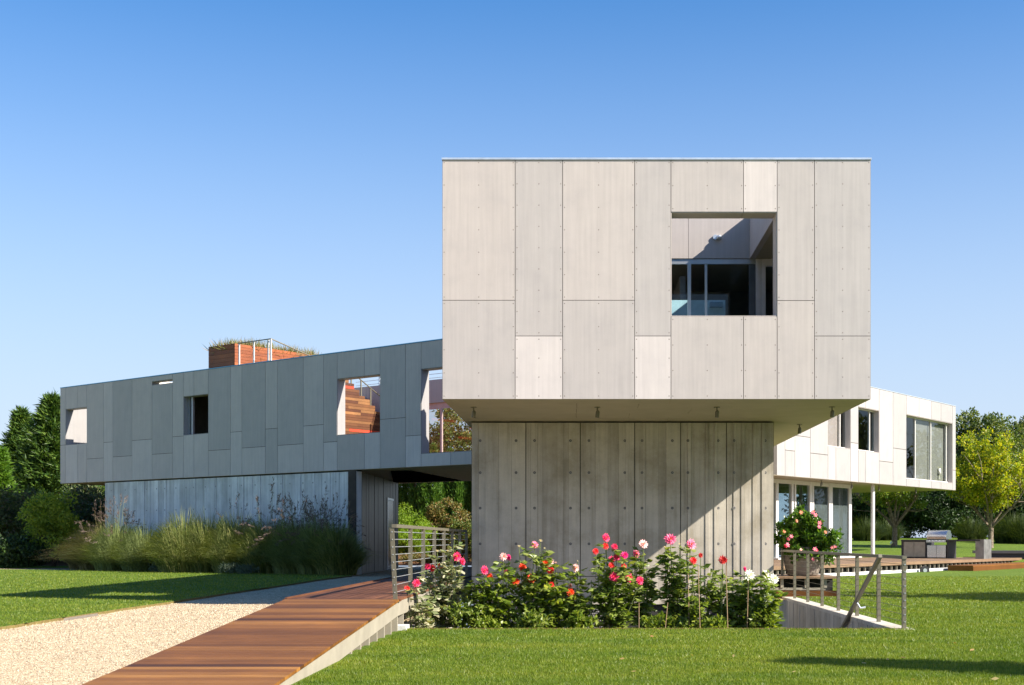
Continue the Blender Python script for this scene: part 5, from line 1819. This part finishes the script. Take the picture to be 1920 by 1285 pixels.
for px, py, lab in ((300, 1073, "small grey-green plant at the foot of the blue-green grasses"), (432, 1076, "low grey-green plant left in front of the tall grasses"), (462, 1076.5, "low grey-green plant right in front of the tall grasses")):
    shrub("sage_plant", lab, "plant", base_at(px, py), .36, .3, .34, M['sage'], 800, .08, .03, "grey-green plants at the foot of the grasses", 18, .4, False)
# roof planting on the timber box
def roof_grass(d0, d1, lab, n):
    c = LW.p((SE0 + SE1) / 2, (d0 + d1) / 2, z_se - .2)
    t = thing("rooftop_grass", lab, "grass", tuple(c), "grasses on the timber box")
    d = rng.uniform(d0, d1, n); u = rng.uniform(SE0 + .1, SE1 - .05, n)
    P = np.array([LW.p(a, b, z_se - .22) for a, b in zip(u, d)])
    V, F = leaf_mesh(P, rand_dir(n, 1.7), rng.uniform(.22, .62, n) * (.7 + .5 * np.sin(d * 3.1) ** 2), .028, .08)
    np_obj("blades", V, F, M['roof_tuft'], t)
roof_grass(.65, 1.6, "wispy tan grass at the front corner of the rooftop timber box", 1500)
roof_grass(1.6, 3.3, "wispy tan grass along the middle of the rooftop timber box", 2600)
roof_grass(3.3, 5.2, "wispy tan grass at the far end of the rooftop timber box", 2600)
# plant in opening 1
shrub("window_plant", "small dark plant inside the leftmost opening of the wing", "plant", tuple(LW.p(H1[0] + .12, .6, H1[2] - .1)), .25, .2, .45, M['leaf_gloss'], 220, .12, .07, None, 8, .5, False)

# ------------------------------------------------------------------ mandevilla in the pot
mv = thing("mandevilla_plant", "bushy green climber with pink flowers growing in the clay pot", "plant", (4.72, 27.45, 1.0))
cs, rs = [], []
for k in range(150):
    d = rand_dir(1)[0]; r = rng.random() ** .4
    x, z = d[0] * r, d[2] * r
    wx = .66 + .10 * rng.random() if z < 0 else .66 - .34 * z + .1 * math.sin(7 * z + 9 * d[1])
    cs.append(np.array([4.79 + x * wx - .12 * max(0, z), 27.30 + d[1] * r * .58, 1.22 + z * .64]))
    rs.append(rng.uniform(.05, .14))
V, F = clump_leaves(cs, rs, 44, .10, .06)
np_obj("foliage", V, F, M['leaf_gloss'], mv)
mb = MB()
for k in range(7):
    e = cs[k * 9]
    mb.tube([(4.72 + rng.normal(0, .1), 27.45 + rng.normal(0, .1), .95), tuple((e + np.array([4.72, 27.45, 1.3])) / 2), tuple(e)], [.012, .01, .006], 5)
mb.build("stem", M['stem'], mv)

def bloom(parent, c, r, kind, facing, inner=None, layers=3, npet=11, centre=True, name="flower"):
    c = np.array(c, float)
    f = unit(np.array(facing, float))
    ref = np.array([0, 0, 1.0]) if abs(f[2]) < .9 else np.array([1.0, 0, 0])
    a = unit(np.cross(f, ref)); b = np.cross(f, a)
    P, D, L, W, N, MI = [], [], [], [], [], []
    for l in range(layers):
        rl_ = r * (1 - .24 * l)
        tilt = .18 + .34 * l
        for k in range(npet - l):
            q = 2 * math.pi * (k + .5 * l + rng.uniform(-.15, .15)) / (npet - l)
            e = a * math.cos(q) + b * math.sin(q)
            D.append(unit(e * math.cos(tilt) + f * math.sin(tilt)))
            P.append(c + f * (.05 * r * l))
            L.append(rl_ * rng.uniform(.9, 1.08)); W.append(rl_ * .52); N.append(f)
            MI.append(1 if (inner and l >= layers - 1) else 0)
    # backward layer to round the bloom
    for k in range(npet):
        q = 2 * math.pi * k / npet
        e = a * math.cos(q) + b * math.sin(q)
        D.append(unit(e - f * .35)); P.append(c - f * .03 * r); L.append(r * .85); W.append(r * .5); N.append(f); MI.append(0)
    V, F = leaf_mesh(np.array(P), np.array(D), np.array(L), np.array(W), -.06, np.array(N))
    mats = [PET[kind], PET[inner or kind], M['yellow']]
    if centre:
        n0 = len(V)
        cc = [c + f * .18 * r + (a * math.cos(q) + b * math.sin(q)) * .2 * r for q in np.linspace(0, 2 * math.pi, 7)[:-1]]
        V = np.concatenate([V, np.array([c + f * .3 * r]), np.array(cc)])
        T = np.array([[n0, n0 + 1 + k, n0 + 1 + (k + 1) % 6] for k in range(6)])
        return np_obj(name, V, [F, T], None, parent, None, MI + [2] * 6, mats)
    return np_obj(name, V, F, None, parent, None, MI, mats)

for px, py, kd, r in ((1502, 961, 'coral', .05), (1524, 960, 'pink', .06), (1529, 966, 'pink', .055), (1537, 981, 'pink', .06), (1536, 988, 'pink', .05), (1494, 977, 'coral', .04),
                      (1470.5, 997, 'coral', .045), (1484, 1006, 'pink', .05), (1478, 1011, 'pink', .045), (1477, 1022, 'pink', .06), (1473, 1024, 'hot', .05), (1528, 1030, 'pink', .06), (1531, 1033, 'hot', .045),
                      (1548, 998, 'coral', .045), (1560, 1027, 'pink', .05), (1566, 1025, 'pink', .045), (1525, 1049, 'pink', .05), (1502, 1031, 'pale', .04), (1566, 1036, 'pink', .035)):
    dy = math.sqrt(max(0, 1 - ((px - 1511) / 62) ** 2 - ((py - 1000) / 55) ** 2 * .8))
    bloom(mv, at(px, py, 27.30 - .66 * dy - .04), r, kd, (rng.uniform(-.1, .8), -1, rng.uniform(0, .6)), None, 2, 6)

# ------------------------------------------------------------------ dahlias
def dahlia(label, px, flowers, width, top_py, leaf='leaf_dahlia', n_leaf=260, Y=18.2, low=0.0, tall_only=False, nstem=None):
    X, _, _ = at(px, 1000, Y)
    Z = -0.16
    t = thing("dahlia", label, "dahlia", (X, Y, Z), "dahlias in the bed along the concrete wall")
    mb = MB()
    P, D, L = [], [], []
    heads = []
    for (fx_, fy_, kind, r, *opt) in flowers:
        yy = Y + rng.uniform(-.25, .1)
        heads.append((at(fx_, fy_, yy), kind, r, opt))
    ztop = at(px, top_py, Y)[2]
    stems = [h[0] for h in heads]
    while len(stems) < (nstem or max(6, len(heads) + 3)):
        stems.append((X + rng.normal(0, width * .42), Y + rng.normal(0, .16), Z + (ztop - Z) * rng.uniform(.55, .98)))
    for e in stems:
        e = np.array(e)
        b = np.array([X + (e[0] - X) * .25 + rng.normal(0, .03), Y + rng.normal(0, .06), Z - .03])
        m1 = b + (e - b) * .5 + np.array([(e[0] - X) * .12, 0, .05])
        pts = [b, m1, e - np.array([0, 0, .015])]
        mb.tube(pts, [.011, .008, .0045], 5)
        seg = np.linalg.norm(e - b)
        m = int(n_leaf * .85 / max(1, len(stems)) / 6) + 2
        for k in range(m):
            f = max(low, .10) + (0.93 - max(low, .10)) * (k + rng.random()) / m
            p = b + (m1 - b) * f * 2 if f < .5 else m1 + (e - m1) * (f - .5) * 2
            az = rng.random() * 2 * math.pi
            pd = np.array([math.cos(az), math.sin(az), rng.uniform(-.1, .6)])
            ln = rng.uniform(.07, .2) * (1.15 - .55 * f)
            tip = p + pd * ln
            mb.tube([p, (p + tip) / 2 + np.array([0, 0, .01]), tip], [.004, .003, .002], 3, cap=False)
            nl = rng.integers(4, 8)
            for q in range(nl):
                g = q / max(1, nl - 1)
                P.append(p + (tip - p) * (.35 + .65 * g))
                sd = np.array([-pd[1], pd[0], 0]) * (1 if q % 2 else -1) * (1 - g)
                D.append(pd * (.4 + .8 * g) + sd * 1.1 + np.array([0, 0, rng.uniform(-.75, .15)]))
                L.append(rng.uniform(.065, .145))
    mb.build("stem", M['stem'], t)
    P = np.array(P); D = np.array(D); L = np.array(L)
    Nn = rng.normal(0, .5, (len(P), 3)) + np.array([.1, -.2, 1.0])
    V, F = leaf_mesh(P, D, L, L * .58, -.08, Nn)
    np_obj("foliage", V, F, M[leaf], t)
    for p, kind, r, opt in heads:
        r *= 1.18
        fc = np.array([rng.uniform(-.2, .9), -1.0, rng.uniform(-.1, .7)])
        if opt and opt[0] == 'side': fc = np.array([1.3, -.6, .2])
        if opt and opt[0] == 'bud':
            bloom(t, p, r, kind, (0, 0, 1), None, 2, 6, False, "bud")
            continue
        inner = opt[0] if (opt and opt[0] in PET) else None
        bloom(t, p, r, kind, fc, inner, 4, 12, kind not in ('white',) or True)
    return t

u_ = .0076
dahlia("bushy dahlia with dusty pale leaves and hot pink flowers beside boardwalk railing", 822,
       [(856.6, 1044, 'hot', .062), (867, 1053, 'hot', .052, 'side'), (801.7, 1062.6, 'hot', .048), (811, 1066, 'red', .048), (825.5, 1061, 'red', .048), (840, 1067, 'coral', .045, 'side'), (842.6, 1079, 'coral', .04, 'side'), (820, 1033, 'cream', .03, 'bud'), (840, 1033, 'cream', .028, 'bud'), (852, 1010, 'cream', .022, 'bud')],
       .30, 1060, 'leaf_dusty', 1500)
dahlia("low dahlia with two small flowers over the boardwalk edge", 790,
       [(780.7, 1093.6, 'hot', .055), (763, 1104, 'red', .042)], .10, 1110, 'leaf_dusty', 320, 17.7)
dahlia("dahlia with one hot pink ball flower in front of the wall's left edge", 905,
       [(908.7, 1069.6, 'hot', .062), (918, 1081, 'orange', .045)], .22, 1080, 'leaf_dahlia', 820)
dahlia("leafy dahlia with pale pink and magenta flowers", 945,
       [(943.7, 1044, 'pale', .055), (953.5, 1045.5, 'magenta', .048, 'side'), (949, 1072, 'deep', .035)], .2, 1062, 'leaf_lightgreen', 780)
dahlia("tall orange-red dahlia with a pink flower and cream buds on top", 995,
       [(1002.5, 1022, 'pink', .055), (1013.8, 1014, 'cream', .036, 'bud'), (973, 1024.5, 'cream', .03, 'bud'), (980, 1065, 'orange', .065), (967, 1090.6, 'orange', .055), (996.7, 1085, 'orange', .068), (1005, 1081, 'red', .04), (1021, 1028, 'cream', .02, 'bud')],
       .24, 1026, 'leaf_dahlia', 1350)
dahlia("dahlia with red and pale pink flowers right of the tall orange one", 1038,
       [(1023, 1057, 'orange', .05), (1033, 1054, 'pale', .045), (1031.7, 1069.6, 'red', .058), (1033, 1097, 'red', .056, 'dark'), (1042, 1055, 'pale', .025, 'bud')],
       .2, 1075, 'leaf_lightgreen', 950)
dahlia("dahlia with a single orange-red flower and pale pink heads left of perforated screen", 1074,
       [(1079, 1065, 'pale', .056), (1069, 1098.8, 'pale', .045, 'side'), (1069.6, 1111, 'orange', .058), (1083, 1052, 'cream', .015, 'bud')],
       .2, 1085, 'leaf_dahlia', 800)
dahlia("thin yellowish flowerless dahlia shoot in front of the perforated screen", 1112, [], .06, 1078, 'leaf_lightgreen', 90, 18.2, .5, True, 4)
dahlia("dahlia with a tall spray of many hot pink and red flowers", 1150,
       [(1136, 1008.4, 'hot', .062), (1135, 1024, 'red', .05), (1152, 1025.7, 'hot', .048), (1116.7, 1034, 'red', .046), (1147, 1049.7, 'hot', .055), (1156, 1045, 'hot', .05), (1146.5, 1060, 'red', .042), (1169.4, 1062, 'red', .046),
        (1170.6, 1041.6, 'magenta', .056), (1151, 1082.4, 'hot', .07, 'red'), (1179.7, 1084, 'hot', .068, 'red'), (1199.6, 1088.7, 'hot', .058)],
       .26, 1052, 'leaf_dahlia', 1500)
dahlia("dahlia with two big pink star flowers with pale rims", 1206,
       [(1192.5, 1039, 'pink', .07, 'side'), (1206, 1020.6, 'pale', .068, 'pink')], .22, 1030, 'leaf_dahlia', 850, 18.5)
dahlia("tall dahlia with two large deep pink flowers against the shadow edge", 1266,
       [(1256.8, 1011.7, 'deep', .082, 'dark'), (1296, 1020.6, 'pink', .074), (1247, 1026, 'cream', .028, 'bud'), (1274, 1020, 'cream', .022, 'bud')],
       .24, 1026, 'leaf_dahlia', 1250)
dahlia("slim dahlia with a bright red flower on a cane", 1305, [(1300, 1051.6, 'red', .052)], .1, 1070, 'leaf_lightgreen', 260, 18.0)
dahlia("slim dahlia with a small dark red bud left of the dark red flower", 1322, [(1313.5, 1041.6, 'dark', .036)], .12, 1062, 'leaf_dahlia', 330, 18.3)
dahlia("slim dahlia with one dark red flower on a bare stem", 1353, [(1355.5, 1050.4, 'dark', .064, 'red')], .1, 1058, 'leaf_dahlia', 360, 18.2)
dahlia("leafy dahlia without flowers left of the white ones", 1378, [(1396.4, 1066.8, 'magenta', .036, 'side')], .16, 1072, 'leaf_dahlia', 560, 18.4)
dahlia("dahlia with white ball flowers left of the biggest white one", 1408,
       [(1405.7, 1079, 'white', .076), (1398, 1094, 'white', .062), (1418, 1118.6, 'white', .048)], .2, 1100, 'leaf_lightgreen', 850)
dahlia("dahlia with the biggest white flowers at the right end of the bed", 1436,
       [(1435, 1077.8, 'white', .062), (1451, 1086, 'white', .07), (1446.6, 1095, 'white', .06), (1439.6, 1125.6, 'white', .088), (1439, 1070, 'cream', .018, 'bud')], .16, 1105, 'leaf_lightgreen', 850, 18.0)
# low filler plants at the foot of the bed
labs = ["left of the perforated screen", "below the tall orange-red dahlia", "below the hot pink ball flower", "between the dusty dahlia and the wall edge", "below the pink star flowers", "below the two deep pink flowers", "below the slim red dahlia", "below the white dahlias"]
for k, (px, h) in enumerate(((1085, .30), (1000, .36), (905, .30), (872, .55), (1228, .26), (1280, .28), (1335, .24), (1420, .42))):
    X = at(px, 1100, 17.9)[0]
    shrub("bedding_plant", "low leafy green bedding plant " + labs[k], "plant", (X, 17.95, -.16), .24, .2, h, M['leaf_dahlia' if k % 2 else 'leaf_lightgreen'], 620, .075, .045, "low plants at the foot of the dahlias", 22, .36, False)
# bamboo canes
for k, (px, y0_, Yc_, ln, lab) in enumerate(((1198, 1130, 17.6, .0, "bare bamboo cane right of the hot pink dahlia"), (1252, 1130, 17.6, .05, "bamboo cane leaning left of the deep pink dahlia"), (1309, 1060, 17.5, -.03, "tall thin bamboo cane holding the slim red dahlia"),
                                            (1290, 1075, 17.9, -.02, "bamboo cane behind the pale leaves of the deep pink dahlia"), (1361, 1060, 17.7, -.03, "bamboo cane beside the dark red dahlia"), (1403, 1090, 17.8, .02, "bamboo cane among the white dahlias"))):
    X, Y, Z = at(px, y0_, Yc_)
    mb = MB(); mb.tube([(X - ln, Y, -.2), (X, Y, Z)], [.007, .0055], 6)
    o = mb.build("bamboo_cane", M['cane'], None, False, (X, Y, -.16)); tag(o, lab, "cane", "bamboo canes in the flower bed")
# edging stub by the drive
X, Y, _ = on_z(168, 1161, 0)
mb = MB()
a = on_z(120, 1164, 0.0); b = on_z(182, 1154.5, 0.0)
mb.hexa([(a[0], a[1], -.02), (b[0], b[1], -.02), (b[0], b[1] + .03, -.02), (a[0], a[1] + .03, -.02), (a[0], a[1], .035), (b[0], b[1], .035), (b[0], b[1] + .03, .035), (a[0], a[1] + .03, .035)])
o = mb.build("edge_board", simple("grey_metal_strip", (0.16, 0.14, 0.12), 0.7)); tag(o, "short grey edging strip between the left lawn and the gravel", "edging")
